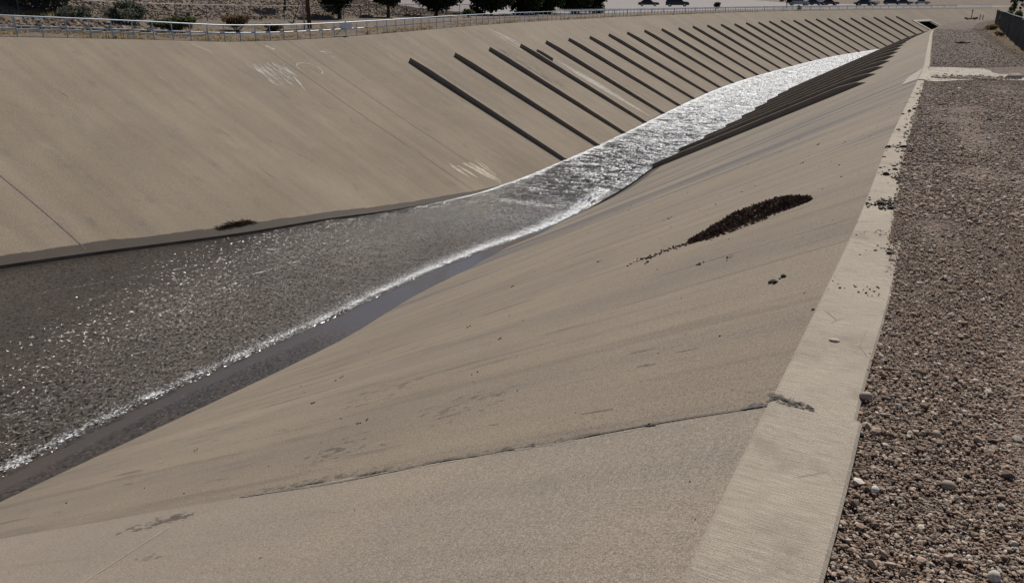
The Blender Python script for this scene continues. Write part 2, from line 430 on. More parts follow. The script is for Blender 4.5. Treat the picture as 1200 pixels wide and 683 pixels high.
toeR_w = spline([-20, 4.6, 11.95, 16, 21.8, 25.4, 28, 31.4, 38.2, 42.6, 60, 80, 120, 380], [14.6, 12.45, 11.2, 9.62, 7.95, 7.18, 6.55, 5.98, 5.45, 5.2, 6.1, 6.7, 7, 7])
lip_x = spline([-20, -3, 2, 6.4, 11.2, 16.4, 25.2, 37, 45.8, 62.7, 91.7, 105, 116, 139, 152, 168, 205, 290, 380],
               [-.42, -.45, -.48, -.51, -.65, -.77, -.98, -1.29, -1.59, -2.16, -2.9, -2.75, -2.3, .2, 3.2, 8, 21, 51, 83])
path_z = spline([-20, 0, 6, 10, 16, 25, 37, 45, 60, 90, 380], [0, 0, 0, -.05, -.21, -.46, -.77, -.92, -1.05, -1.1, -1.1])
LIPW = .36
def toeL(s): return np.array([float(toeL_x(s)), s, float(floor_z(s))])
def runL(s): return np.where(np.asarray(s) < 45, toeL_x(s) + 32.8, 13.6 + 0 * np.asarray(s))
def topL(s):
    r = float(runL(s)) if s < 40 else float(np.interp(s, [40, 50], [float(toeL_x(40)) + 32.8, 13.55]))
    a = R(float(PSI(s)))
    return np.array([float(toeL_x(s)) - r * math.cos(a), s + r * math.sin(a), float(ztop(s))])
def PL(s, f, off=0.0):
    T, B = topL(s), toeL(s); P = T + (B - T) * f
    n = np.array([T[2] - B[2], 0, np.hypot(*(B - T)[:2])]); n /= np.linalg.norm(n)
    return P + n * off
def topR(y): return np.array([float(lip_x(y)), y, float(path_z(y))])
def toeR(y): return np.array([float(toeL_x(y) + toeR_w(y)), y, float(floor_z(y))])
def PR(y, f, off=0.0):
    T, B = topR(y), toeR(y); P = T + (B - T) * f
    n = np.array([B[2] - T[2], 0, T[0] - B[0]]); n[0] = -(T[2] - B[2]); n /= np.linalg.norm(n)
    return P + n * off

def slope_surface(name, PF, stations, nf, mat_list, wetw, decals, hole=None, flip=False, ledge=None):
    fr = np.linspace(0, 1, nf)
    V = []; uv = []; wet = []
    for s in stations:
        L = np.linalg.norm(PF(s, 1) - PF(s, 0)); w = max(float(wetw(s)), 1e-3)
        for f in fr:
            V.append(PF(s, f)); uv.append((s, f * L)); wet.append((1 - f) * L / w)
    F = grid_faces(len(stations), nf, flip)
    if hole:
        s0, s1, f0, f1 = hole
        st = np.array(stations)
        keep = []
        for k, q in enumerate(F):
            a = q // nf; b = q % nf
            sm = st[a].mean(); fm = fr[b].mean()
            keep.append(not (s0 < sm < s1 and f0 < fm < f1))
        F = F[np.array(keep)]
    faces = [F]; mi = [np.zeros(len(F), int)]
    V = list(V)
    for (m, pts) in decals:          # pts: list of (s, f, half_width) strips lying on the concrete
        base = len(V)
        P = [PF(s, f, .005) for s, f, w in pts]
        for i, (s, f, w) in enumerate(pts):
            d = P[min(i + 1, len(P) - 1)] - P[max(i - 1, 0)]
            n = PF(s, f, 1.0) - PF(s, f, 0.0)
            side = np.cross(n, d); side /= (np.linalg.norm(side) + 1e-9)
            V += [P[i] - side * w, P[i] + side * w]; L = np.linalg.norm(PF(s, 1) - PF(s, 0))
            uv += [(s, f * L)] * 2; wet += [9, 9]
        q = np.array([[base + 2 * i, base + 2 * i + 1, base + 2 * i + 3, base + 2 * i + 2] for i in range(len(pts) - 1)])
        faces.append(q); mi.append(np.full(len(q), m))
    me = fast_mesh(name, np.array(V), faces, mat_list, True, np.concatenate(mi), np.array(uv), {'wetd': wet})
    return tag(link(name, me), kind='structure')

def frange(a, b, d): return [float(x) for x in np.arange(a, b + d * .5, d)]
st_all = frange(-14, 60, .5) + frange(61, 200, 1.0) + [201, 202, 203, 204, 205, 206, 207, 208, 209, 210, 211, 212, 213, 214] + frange(216, 340, 4)

def wob(pts, m, amp=.05, n=8):
    """subdivide a (s,f,w) polyline and roughen its width"""
    out = []
    for (a, b) in zip(pts[:-1], pts[1:]):
        for k in range(n):
            t = k / n
            out.append((a[0] + (b[0] - a[0]) * t + random.uniform(-amp, amp) * .3, a[1] + (b[1] - a[1]) * t, max(.003, (a[2] + (b[2] - a[2]) * t) * random.uniform(.45, 1.5))))
    out.append(pts[-1]); return (m, out)

# marks on the far slope: materials 1 chalk 2 faint 3 tan 4 joint 5 wet stain
dl = []
for s in (13.6, 32.0, 34.4): dl.append((4, [(s + .05 * math.sin(9 * f), f, .022) for f in np.linspace(.0, .985, 40)]))
for s in frange(58, 330, 18): dl.append((4, [(s, f, .02) for f in np.linspace(.0, .97, 12)]))
for k in range(46):
    s0 = random.uniform(29.3, 31.6); t = (s0 - 29.3) / 2.3
    f0 = .125 + random.uniform(0, .11) + .02 * (1 - t); ln = random.uniform(.03, .09)
    dl.append(wob([(s0, f0, .012), (s0 - .1, f0 + ln * .5, random.uniform(.02, .07)), (s0 - .1 * random.random(), f0 + ln, .006)], random.choice((1, 2, 2)), .05, 5))
dl.append(wob([(31.2, .24, .06), (30.9, .29, .05), (30.6, .335, .01)], 1, .05, 6))
dl.append(wob([(32.3, .03, .05), (32.52, .06, .09)], 1, .05, 5))
dl.append(wob([(27.6, .02, .02), (27.9, .045, .06), (28.2, .075, .02)], 2, .05, 5))
arc = [(33.0 + .75 * math.cos(a) , .2 - .042 * math.sin(a), .035) for a in np.linspace(R(200), R(-70), 12)]
dl.append(wob(arc, 2, .05, 3))
dl.append(wob([(35.4, .09, .02), (36.0, .094, .06), (36.35, .105, .03)], 2, .05, 4)); dl.append(wob([(35.8, .1, .04), (36.05, .15, .02)], 2, .05, 4))
for a, b, w in [((33.0, .835), (33.0, .92), .08), ((34.0, .845), (34.5, .985), .1), ((34.4, .85), (34.7, .975), .12), ((35.2, .845), (34.95, .945), .07), ((33.3, .85), (33.5, .93), .05)]:
    for q in range(3):
        o = random.uniform(-.15, .15)
        dl.append(wob([(a[0] + o, a[1], w * .3), ((a[0] + b[0]) / 2 + o, (a[1] + b[1]) / 2, w * .8), (b[0] + o * .4, b[1], w * .2)], 3, .05, 5))
for k in range(48):      # water run below the pipe slot and the patch above it
    o = random.gauss(0, .3)
    f0 = random.uniform(.36, .75); dl.append(wob([(60.2 + o, f0, .01), (60.2 + o, f0 + .12, .05), (60.3 + o, min(f0 + .25, .99), .02)], random.choice((1, 1, 2)), .05, 4))
for k in range(14):
    o = random.gauss(0, .4); f0 = random.uniform(.0, .2)
    dl.append(wob([(57.8 + o, f0, .03), (57.9 + o, f0 + .08, .07), (58.0 + o, f0 + .12, .02)], 2, .05, 4))
for k in range(40):
    f0 = random.uniform(.2, .55); o = random.gauss(0, .55)
    dl.append(wob([(53.9 + o, f0, .02), (53.9 + o, f0 + .03, .05), (54 + o, f0 + .05, .01)], 5, .05, 3))
dl.append(wob([(114.5, .34, .02), (114.4, .6, .09), (114.3, .985, .06)], 1, .05, 8))
for s in range(90):       # scattered weather marks
    ss = random.uniform(11, 150); f0 = random.uniform(.03, .92); ln = random.uniform(.01, .04)
    dl.append(wob([(ss, f0, .006), (ss + .02, f0 + ln, random.uniform(.006, .018)), (ss + .05, f0 + ln * 2, .004)], random.choice((2, 2, 5)), .05, 4))
wetL = spline([-20, 11.8, 14, 18.3, 26, 32, 34, 60, 380], [.42, .42, .44, .42, .34, .25, .15, .15, .15])
slope_surface('channel_slope', PL, st_all, 36, [M['slope_far'], M['chalk'], M['chalk_faint'], M['tan_scrape'], M['joint'], M['wetstain']], wetL, dl, hole=(203.5, 210.5, .395, .66), flip=True)

# marks on the near slope: 1 joint 2 crack filler 3 pale joint 4 silt
dr = []
jp = [(3.2 + .02 * math.sin(17 * f) + .012 * math.sin(43 * f), f) for f in np.linspace(.0, .345, 70)]
dr.append((1, [(s, f, .0035 + .003 * abs(math.sin(23 * f))) for s, f in jp]))
for f0, f1, w in [(.0, .012, .022), (.05, .056, .02), (.075, .09, .009), (.115, .121, .02), (.125, .14, .010), (.15, .2, .008), (.21, .24, .012), (.26, .3, .009)]:
    dr.append(wob([(3.21, f0, w * .3), (3.225, (f0 + f1) / 2, w), (3.21, f1, w * .2)], 2, .02, 7))
dr.append((3, [(2.82 - .5 * t, .381 + .0004 * math.sin(5 * t), .005) for t in np.linspace(-.1, 1.6, 24)]))
for f0 in np.linspace(.03, .33, 26):
    if random.random() < .6: dr.append((3, [(3.19, f, .0026 * random.random() + .0004) for f in np.linspace(f0, f0 + .011, 4)]))
for k in range(60):
    s0 = 3.5 + 15 * random.random()**1.5; f0 = random.uniform(.02, .8); ln = random.uniform(.003, .014)
    dr.append(wob([(s0, f0, .0015), (s0 + .01, f0 + ln, random.uniform(.002, .005)), (s0 + .02, f0 + ln * 2, .0015)], 4, .01, 4))
wetR = lambda s: np.interp(s, [0, 20, 27, 33, 42, 60], [.07, .07, .12, .6, .6, .4])
slope_surface('channel_slope', PR, frange(-14, 24, .25) + frange(24.5, 60, .5) + frange(61, 200, 1.0) + frange(204, 340, 4), 40, [M['slope_near'], M['joint'], M['tar'], M['lightjoint'], M['wetstain']], wetR, dr)

# toe ledge, channel floor
V = []; UV = []
for s in st_all:
    a, b = toeL(s), toeR(s)
    drop = float(np.interp(s, [-14, 24, 32, 34], [.13, .12, .06, .02]))
    for f in (0, 0.0005, .25, .5, .75, 1):
        p = a + (b - a) * f; p[2] -= 0.0 if f == 0 else drop + .03
        V.append(p); UV.append((s, f * 10))
fl = link('channel_floor', fast_mesh('channel_floor', V, grid_faces(len(st_all), 6, True), plain('floor_concrete', (.12, .10, .088), .6, var=.3, scale=1.5), False, None, UV))
tag(fl, kind='structure')

# ------------------------------------------------------------------ water
def gauss(x, w): return np.exp(-(x / w)**2)
st_w = np.array(frange(-6, 50, .16) + frange(50.3, 110, .4) + frange(111, 250, 1.2))
nw = 110
VV = []; UV = []; FO = []; CH = []; WH = []; DN = []
foamX = spline([-6, 5.16, 7.45, 11.77, 17.75, 24.2, 29, 32.9, 36], [-10.2, -11.27, -11.54, -11.9, -12.75, -13.15, -13.4, -13.85, -14.2])
line1 = spline([0, 9.7, 11.6, 14, 17, 19.8, 24], [-21.5, -19.2, -18.8, -18.5, -18.3, -18.05, -17.8])
line2 = spline([2, 7.5, 8.8, 10.9, 12.7, 15, 19, 24], [-12.0, -13.8, -14.6, -15.3, -15.75, -16.35, -16.7, -17])
for s in st_w:
    a, b = toeL(s), toeR(s)
    drop = float(np.interp(s, [-14, 24, 32, 34], [.10, .09, .03, -.03]))
    fr = np.linspace(.0006, 1.0, nw)
    X = a[0] + (b[0] - a[0]) * fr
    zb = a[2] - drop + np.interp(s, [20, 36], [.0, .06])
    # near the right foot the sheet ends on the slope
    zz = np.full(nw, zb)
    W = float(np.clip((s - 29) / 9, 0, 1))
    fx = float(foamX(s)) if s < 36 else -99
    far = np.clip((s - 30) / 12, 0, 1)
    dx = X - fx
    foam = np.zeros(nw); chop = np.zeros(nw)
    l1 = float(line1(s)); l2 = float(line2(s))
    chop += np.interp(X, [l1 - 2.2, l1, (l1 + l2) / 2, l2, l2 + 1.2], [.012, .035, .16, .45, .8])
    g = float(np.clip((s - 8) / 16, 0, 1)); chop = chop * (1 - g) + np.maximum(chop, np.interp(X, [a[0], a[0] + 2.5, a[0] + 5], [.25, .6, .9])) * g
    if s < 36:
        right = np.clip((X - fx) / .12, 0, 1)
        chop = chop * (1 - right) + right * (.0 + .12 * np.clip((X - fx - .42) / .2, 0, 1) * np.clip((13 - s) / 5, 0, 1))
        wdt = .10 + .012 * max(0, s - 5) * .5
        foam += (.47 + .30 * nz(s * 2.3, 1) + .18 * nz(s * 7, 4)) * np.where(X < fx, gauss(dx, .22 + .004 * (s - 5)), gauss(dx, .04)) * float(np.interp(s, [24, 30, 33], [1, .8, .45]))
        foam += .20 * gauss(X - fx + .3, .4)
        foam += np.where(X > fx, np.clip((s - 22) / 10, 0, 1) * .24, 0)  # sky reflection on the right-hand strip, painted as whitened water
    if s < 24:
        fade = float(np.interp(s, [15, 22], [1, .0]))
        foam += fade * ((.42 + .6 * nz(s * 1.6, 3)) * gauss(X - l1 - .10 * nz(s * 1.1, 6), .05) + (.36 + .7 * nz(s * 1.4, 8)) * gauss(X - l2 - .14 * nz(s * .9, 2), .055))
    foam += np.clip((s - 24) / 6, 0, 1) * .62 * gauss(X - a[0], .16 + .12 * W)
    foam += .16 * gauss(s - 31.3, .5) * np.clip(np.minimum(X + 18.4, -14.2 - X) / .8, 0, 1)
    foam += .7 * math.exp(-((s - 33) / .5)**2) * gauss(X + 14.0, .3)
    foam += np.clip((s - 9) / 20, 0, 1) * .44 * np.clip(chop * 1.3, 0, 1) * float(np.interp(s, [28, 36], [1, .3]))  # white speckle painted for sun glitter, together with tiny whitecaps
    foam += W * (.40 + .30 * np.clip((s - 40) / 40, 0, 1))
    if s < 36: foam = np.where(X > fx + .12, foam * .45, foam)
    for j, x in enumerate(X):
        amp = (.012 * chop[j] + .11 * W)
        d = amp * (nz(x * 1.3 + s * .3, s * 2.0) + .6 * nz(x * 4.1 + 3, s * 4.2)) + W * .07 * nz(x * .5, s * .8)
        d *= float(np.clip(min(x - a[0], b[0] - x) / 1.2, .15, 1))
        if s < 36: d += .035 * math.exp(-((x - fx + .05) / .12)**2) * (1 + .8 * nz(s * 5, x * 3))
        d += .28 * math.exp(-((s - 33) / .38)**2 - ((x + 14.0) / .3)**2)
        VV.append((x, s, zz[j] + d))
    UV += list(zip(X, np.full(nw, s))); FO += list(foam); CH += list(chop); WH += [W] * nw; DN += [float(np.clip((s - 17) / 10, 0, 1))] * nw
wo = link('water', fast_mesh('water', VV, grid_faces(len(st_w), nw), M['water'], True, None, UV, {'foam': FO, 'chop': CH, 'white': WH, 'down': DN}))
tag(wo, kind='structure')

# ------------------------------------------------------------------ concrete baffles (ribs)
def rib(PF, stn, f0, f1, w, h0, h1, name='concrete_baffle', n=8, taper=False):
    mb = MB(); rows = []
    for k in range(n + 1):
        t = k / n
        if taper: t = (k / n)**1.6
        f = f0 + (f1 - f0) * t; h = h0 + (h1 - h0) * t
        if taper: h *= min(1, .08 + t * 16)
        elif k == 0: h *= .8
        rows.append([PF(stn - w / 2, f, -.02), PF(stn - w / 2 + .015, f, h - .02), PF(stn - w / 2 + .035, f, h), PF(stn + w / 2 - .035, f, h), PF(stn + w / 2 - .015, f, h - .02), PF(stn + w / 2, f, -.02)])
    o0 = np.mean([rows[0][0], rows[0][5]], axis=0)
    V = [p - o0 for r in rows for p in r]; F = []
    for k in range(n):
        for j in range(5):
            F.append((k * 6 + j, k * 6 + j + 1, (k + 1) * 6 + j + 1, (k + 1) * 6 + j))
    F += [tuple(range(6))[::-1], tuple(range(n * 6, n * 6 + 6))]
    mb.add(V, F); o = mb.build(name, M['rib']); o.location = o0
    return o
ORD = ['nearest', 'second', 'third', 'fourth', 'fifth', 'sixth', 'seventh', 'eighth', 'ninth', 'tenth', 'eleventh', 'twelfth', 'thirteenth', 'fourteenth', 'fifteenth', 'sixteenth', 'seventeenth', 'eighteenth', 'nineteenth', 'twentieth', 'twenty-first', 'twenty-second', 'twenty-third', 'twenty-fourth', 'twenty-fifth', 'twenty-sixth', 'twenty-seventh', 'twenty-eighth', 'twenty-ninth', 'farthest']
NL = 30
LS = [41.7 + 5.38 * i for i in range(NL)]
for i, s in enumerate(LS):
    ft = .222 + .0005 * i + random.uniform(-.006, .006)
    o = rib(PL, s, ft, 1.0, .30, .30, .19)
    tag(o, f'long concrete rib on the far slope, {ORD[i]} counted from the left end of its row', 'concrete rib', 'concrete ribs on the far slope')
o = rib(PL, 59.3, .285, .385, .2, .2, .2, n=3)  # stub shaped so that its shadow reads as the dark pipe slot
tag(o, 'short concrete stub added for its shadow, above a white water stain, between two long ribs', 'concrete rib')
NR = 17
for i in range(NR):
    y = 42.2 + 5.38 * i
    zt = -2.05
    T, B = topR(y), toeR(y); ft = (zt - T[2]) / (B[2] - T[2])
    o = rib(PR, y, ft, 1.0, .30, .31, .27, taper=True)
    lab = f'dark concrete rib on the near slope beside the white water, {ORD[i]} one along'
    tag(o, lab, 'concrete rib', 'concrete ribs on the near slope')

# ------------------------------------------------------------------ kerb (lip) along the near slope
V = []; UV = []
ys = frange(-14, 3.2, .2) + [3.2001] + frange(3.4, 26, .2) + frange(26.5, 96, .5)
def lipw(y): return (.375 if y <= 3.2 else .352) + .004 * math.sin(y * 3)
for y in ys:
    x = float(lip_x(y)); z = float(path_z(y)); w = lipw(y); st = .012 if y <= 3.2 else 0
    for dx, dz in ((.0, -.03), (.0, .004), (.012, .012), (w - .012, .012 + .0), (w, .002), (w, -.12)):
        V.append((x + dx, y, z + dz + (st if dz > -.02 else 0))); UV.append((y, dx))
lipmi = None
lo = link('kerb', fast_mesh('kerb', V, grid_faces(len(ys), 6, True), M['lip'], False, None, UV))
tag(lo, kind='structure')

# ------------------------------------------------------------------ ground: gravel path on the near side, land beyond
offs = [0, .1, .25, .45, .7, 1.0, 1.3, 1.7, 2.1, 2.5, 3.0, 3.4, 3.9, 4.6, 6, 9, 14, 25, 50, 110, 250, 600]
yg = frange(-40, -16, 4) + frange(-14, 1.5, .5) + frange(1.6, 30, .2) + frange(31, 170, 1.5) + frange(174, 340, 8)
V = []
for y in yg:
    x0 = float(lip_x(np.clip(y, -20, 340))) + float(np.interp(y, [3.2, 3.6, 5.2, 6.2, 11, 25, 62, 85, 93], [.355, .335, .31, .255, .225, .19, .21, .15, 0])) + (.035 * nz(y * 1.7, 5) + .02 * nz(y * 5, 2) if y > 3.4 else 0); z0 = float(path_z(np.clip(y, -20, 340)))
    for d in offs:
        bump = .0
        if d > 1.9 and d < 5: bump = .10 * math.exp(-((d - 3.2) / 1.0)**2) * (1 if y > 30 else 0)
        z = z0 + float(np.interp(y, [3.2, 5, 6.5, 32, 40], [-.012, -.006, .016, .02, .03])) + .012 * nz(d * 1.5, y * .8) * (1 if d > .2 else .3) + bump + (.02 * nz(d * .8, y * .3, 4) if d > .6 else 0) + max(0, d - 6) * .002
        V.append((x0 + d, y, z))
nc = len(offs)
F = grid_faces(len(yg), nc, True)
mi = np.where((F % nc).max(1) <= 11, 0, 1)
go = link('path', fast_mesh('path', V, F[mi == 0], M['gravel_bed'], True)); tag(go, kind='structure')
go = link('ground', fast_mesh('ground', V, F[mi == 1], M['berm'], True)); tag(go, kind='structure')

# land on the far side (bank, rock hillside, lot)
def gl(s, d):
    g = float(np.interp(s, [20, 30, 38, 50, 70, 110, 300], [.085, .08, .062, .036, .03, .006, .006]))
    hill = float(np.interp(s, [0, 62, 88], [.30, .27, .0]))
    z = float(ztop(s)) + min(d, 13) * g
    if d > 13: z += (min(d, 60) - 13) * hill + (d - 13) * (.004 if hill < .1 else .01)
    if d > 75: z += (d - 75) * .016 + max(0, d - 125) * .06
    return z
doff = [0, .35, .8, 1.5, 2.5, 4, 6, 8, 10, 12, 13, 14, 15.5, 17, 19, 22, 27, 35, 50, 75, 110, 160, 240, 400, 700]
sg = frange(-40, -16, 6) + frange(-14, 110, 1.0) + frange(112, 340, 6)
V = []
for s in sg:
    sc = float(np.clip(s, -20, 340)); T = topL(sc); a = R(float(PSI(sc)))
    for d in doff:
        z = gl(sc, d) + (.03 * nz(s * .7, d * .9) if d > .5 else 0) - (.004 if d == 0 else 0)
        V.append((T[0] - d * math.cos(a), s - sc + T[1] + d * math.sin(a), z))
nc = len(doff); F = grid_faces(len(sg), nc)
cm = (F % nc).max(1); ra = (F // nc).min(1); sv = np.array(sg)[ra]
hillm = (cm > 11) & (sv < 84); lotm = (cm > 9) & (sv >= 84)
tag(link('ground', fast_mesh('ground', V, F[~hillm & ~lotm], M['bank_dirt'], True)), kind='structure')
tag(link('hillside', fast_mesh('hillside', V, F[hillm], M['hill_rock'], True)), kind='structure')
tag(link('car_park', fast_mesh('car_park', V, F[lotm], M['lot'], True)), kind='structure')
# far land past the end of the built channel
mb = MB(); mb.add([(-700, 395, -.9), (900, 330, -1.2), (1500, 1800, -2), (-1500, 1800, -2)], [(0, 1, 2, 3)])
tag(mb.build('terrain', M['bank_dirt']), kind='structure')
V = []
for i in range(61):
    x = -900 + i * 30
    for j, (yy, h) in enumerate(((470, -1.5), (560, 5), (680, 14), (850, 24), (1100, 20))):
        V.append((x + 20 * nz(i * .4, j), yy + 40 * nz(i * .3, j, 3) + abs(x) * .05, h * (1 + .25 * nz(i * .21, j * .7, 6)) if j else h))
tag(link('hills', fast_mesh('hills', V, grid_faces(61, 5), M['hill_rock'], True)), kind='structure')
def LG(s, d):
    T = topL(s); a = R(float(PSI(s)))
    return Vector((T[0] - d * math.cos(a), T[1] + d * math.sin(a), gl(s, d)))

# ------------------------------------------------------------------ stones
def ico(sub):
    import bmesh
    bm = bmesh.new(); bmesh.ops.create_icosphere(bm, subdivisions=sub, radius=1)
    v = np.array([p.co[:] for p in bm.verts]); f = np.array([[q.index for q in p.verts] for p in bm.faces]); bm.free()
    return v, f
ICO = {1: ico(1), 2: ico(2)}
def stones(name, P, rad, mat, sub=1, flat=.62, rnd=None, jit=.22, smooth=True, ang=None):
    bv, bf = ICO[sub]; n = len(P); k = len(bv)
    rad = np.asarray(rad)[:, None, None]
    sc = np.stack([rng.uniform(.75, 1.3, n), rng.uniform(.7, 1.1, n), rng.uniform(flat * .75, flat * 1.25, n)], -1)[:, None]
    j = 1 + rng.uniform(-jit, jit, (n, k, 1))
    v = bv[None] * j * sc
    a = rng.uniform(0, 2 * np.pi, n); ca, sa = np.cos(a)[:, None], np.sin(a)[:, None]
    tl = rng.normal(0, .35, n); ct, stt = np.cos(tl)[:, None], np.sin(tl)[:, None]
    x, y, z = v[..., 0], v[..., 1], v[..., 2]
    y, z = y * ct - z * stt, y * stt + z * ct
    x, y = x * ca - y * sa, x * sa + y * ca
    v = np.stack([x, y, z], -1) * rad + np.asarray(P)[:, None]
    f = (bf[None] + (np.arange(n) * k)[:, None, None]).reshape(-1, 3)
    r = rng.uniform(0, 1, n) if rnd is None else rnd
    return fast_mesh(name, v.reshape(-1, 3), f, mat, smooth, fattr={'rnd': np.repeat(r, len(bf))})

def path_pts(n, y0, y1, xmax, power=1.0, edge=.0):
    y = y0 + (y1 - y0) * rng.uniform(0, 1, n)**power
    xe = lip_x(y) + np.interp(y, [3.2, 3.6, 5.2, 6.2, 11, 25, 62], [.36, .34, .32, .265, .235, .20, .21])
    w = np.minimum(xmax, .55 + .055 * (y - 1.5) + .9)
    x = xe + rng.uniform(0, 1, n) * w - edge * np.abs(rng.normal(0, 1, n)) * np.clip((y - 3.3) / 2.0, .0, 1)
    return x, y, path_z(y) + np.interp(y, [3.2, 5, 6.5], [0, .006, .024])
x, y, z = path_pts(72000, 1.4, 9, 2.0, 1.25, .012); r1 = rng.lognormal(math.log(.0043), .42, len(x)); S = [(x, y, z - .004 + r1 * .3, r1)]
x, y, z = path_pts(19000, 1.4, 15, 2.4, 1.25, .02); r1 = rng.lognormal(math.log(.0072), .36, len(x)); S.append((x, y, z - .004 + r1 * .25, r1))
x, y, z = path_pts(24000, 7, 34, 2.9, 1.15, .03); r1 = rng.lognormal(math.log(.0125), .35, len(x)); S.append((x, y, z - .004 + r1 * .25, r1))
x, y, z = path_pts(800, 1.4, 14, 2.4, 1.3, .0); r1 = rng.lognormal(math.log(.013), .3, len(x)); S.append((x, y, z + r1 * .2, r1))
y = 34.6 + 58 * rng.uniform(0, 1, 9000)**1.4; x = lip_x(y) + .25 + rng.uniform(0, 1, 9000) * 4.2; r1 = rng.lognormal(math.log(.018), .35, 9000); dd = x - lip_x(y) - .2; S.append((x, y, path_z(y) + .04 + .10 * np.exp(-((dd - 3.2) / 1.0)**2) + r1 * .1, r1))
n_ = 1100; x = rng.normal(.35, .55, n_); y = 26.6 + np.abs(rng.normal(0, .75, n_)) + .35 * x; kk = (x > -.7) & (x < 1.5); x, y = x[kk], y[kk]; r1 = rng.lognormal(math.log(.02), .3, len(x)); S.append((x, y, path_z(y) + .05, r1))
X, Y, Z, RR = [np.concatenate(q) for q in zip(*S)]
P = np.stack([X, Y, Z], -1)
tag(link('gravel', stones('gravel', P, RR, M['stone'], 1, .6, None, .3, False)), kind='stuff', label='loose pinkish brown gravel covering the path beside the concrete kerb', cat='gravel')

def lone(name, pos, rad, rnd, label, cat, flat=.6, mat=None, grp=None):
    me = stones(name, np.array([[0, 0, 0.]]), [rad], mat or M['stone'], 2, flat, np.array([rnd]), .07)
    o = link(name, me); o.location = (pos[0], pos[1], pos[2] + rad * flat * .55); return tag(o, label, cat, grp)
lz = .012
lone('stone', (-.335, 4.05, lz), .026, .93, 'pale tan stone lying alone on the concrete kerb by a thin dark crack', 'stone', .5)
lone('stone', (-.125, 3.47, lz), .026, .7, 'grey cobble leaning on the gravel edge of the kerb above the slab joint', 'stone', .7)
lone('stone', (-.155, 3.19, .0), .02, .95, 'pale stone sitting at the outer corner of the kerb joint', 'stone', .7)
lone('stone', (-.36, 3.22, lz), .013, .93, 'small pale pebble in the dark filler at the kerb joint', 'stone', .7)
lone('stone', (.345, 2.42, .0), .026, .97, 'large white rounded pebble in the gravel at the bottom right', 'stone', .75)
lone('stone', (-.02, 2.75, .0), .016, 1.0, 'white pebble in the gravel close to the kerb edge near the bottom', 'stone', .7)
lone('stone', (.21, 2.9, .0), .024, .72, 'grey flat pebble in the gravel right of the near kerb slab', 'stone', .6)
lone('stone', (.16, 3.28, .0), .021, .70, 'darker grey rounded stone in the gravel beside the kerb joint', 'stone', .7)
lone('stone', (.30, 3.9, .0), .022, .95, 'pale wide pebble in the gravel higher up the path', 'stone', .5)
# soil crumbs on the kerb
cp = []
for (yc, n, sy, sx, rr) in [(7.4, 300, .15, .11, .017), (8.8, 110, .2, .1, .017), (9.6, 90, .2, .1, .018), (10.8, 120, .22, .11, .02), (12.5, 60, .5, .11, .022), (14.5, 45, .6, .11, .022), (6.35, 45, .08, .12, .011), (5.85, 18, .12, .1, .012), (4.95, 40, .12, .1, .0095), (5.2, 20, .2, .12, .009), (17.5, 50, 1.5, .13, .024), (21, 40, 1.5, .13, .026)]:
    for k in range(int(n * .55)):
        yy = random.gauss(yc, sy); xx = float(lip_x(yy)) + min(max(random.gauss(.22, sx), .02), .37)
        cp.append((xx, yy, float(path_z(yy)) + .014, random.lognormvariate(math.log(rr * .6), .5)))
cp = np.array(cp)
tag(link('soil_crumbs', stones('soil_crumbs', cp[:, :3], cp[:, 3], M['soil'], 1, .6, None, .3)), kind='stuff', label='dark crumbs of soil scattered along the concrete kerb', cat='soil')
# dark filler patch across the kerb joint
mb = MB(); V = []
for k in range(230):
    q = random.uniform(0, 6.283); rr_ = random.random()**.6; ex, ey = .115 * rr_ * math.cos(q), .045 * rr_ * math.sin(q)
    px, py = -.405 + ex * .95 + ey * .3, 3.247 - ex * .3 + ey * .95
    if nz(px * 22, py * 40, 3) < -.18: continue
    a = random.uniform(-.5, .1); l, w = random.uniform(.004, .016), random.uniform(.002, .005)
    d = (math.cos(a) * l, math.sin(a) * l); q = (-math.sin(a) * w, math.cos(a) * w)
    zz = float(path_z(py)) + .0145 + .012 * (py - d[1] < 3.215) + random.uniform(0, .002)
    b = [(px - d[0], py - d[1], zz), (px + q[0], py + q[1], zz + .001), (px + d[0], py + d[1], zz), (px - q[0], py - q[1], zz + .001)]
    mb.add(b, [(0, 3, 2, 1)])
tag(mb.build('crack_filler', M['tar']), 'dark crumbling filler patch across the kerb joint', 'crack filler')

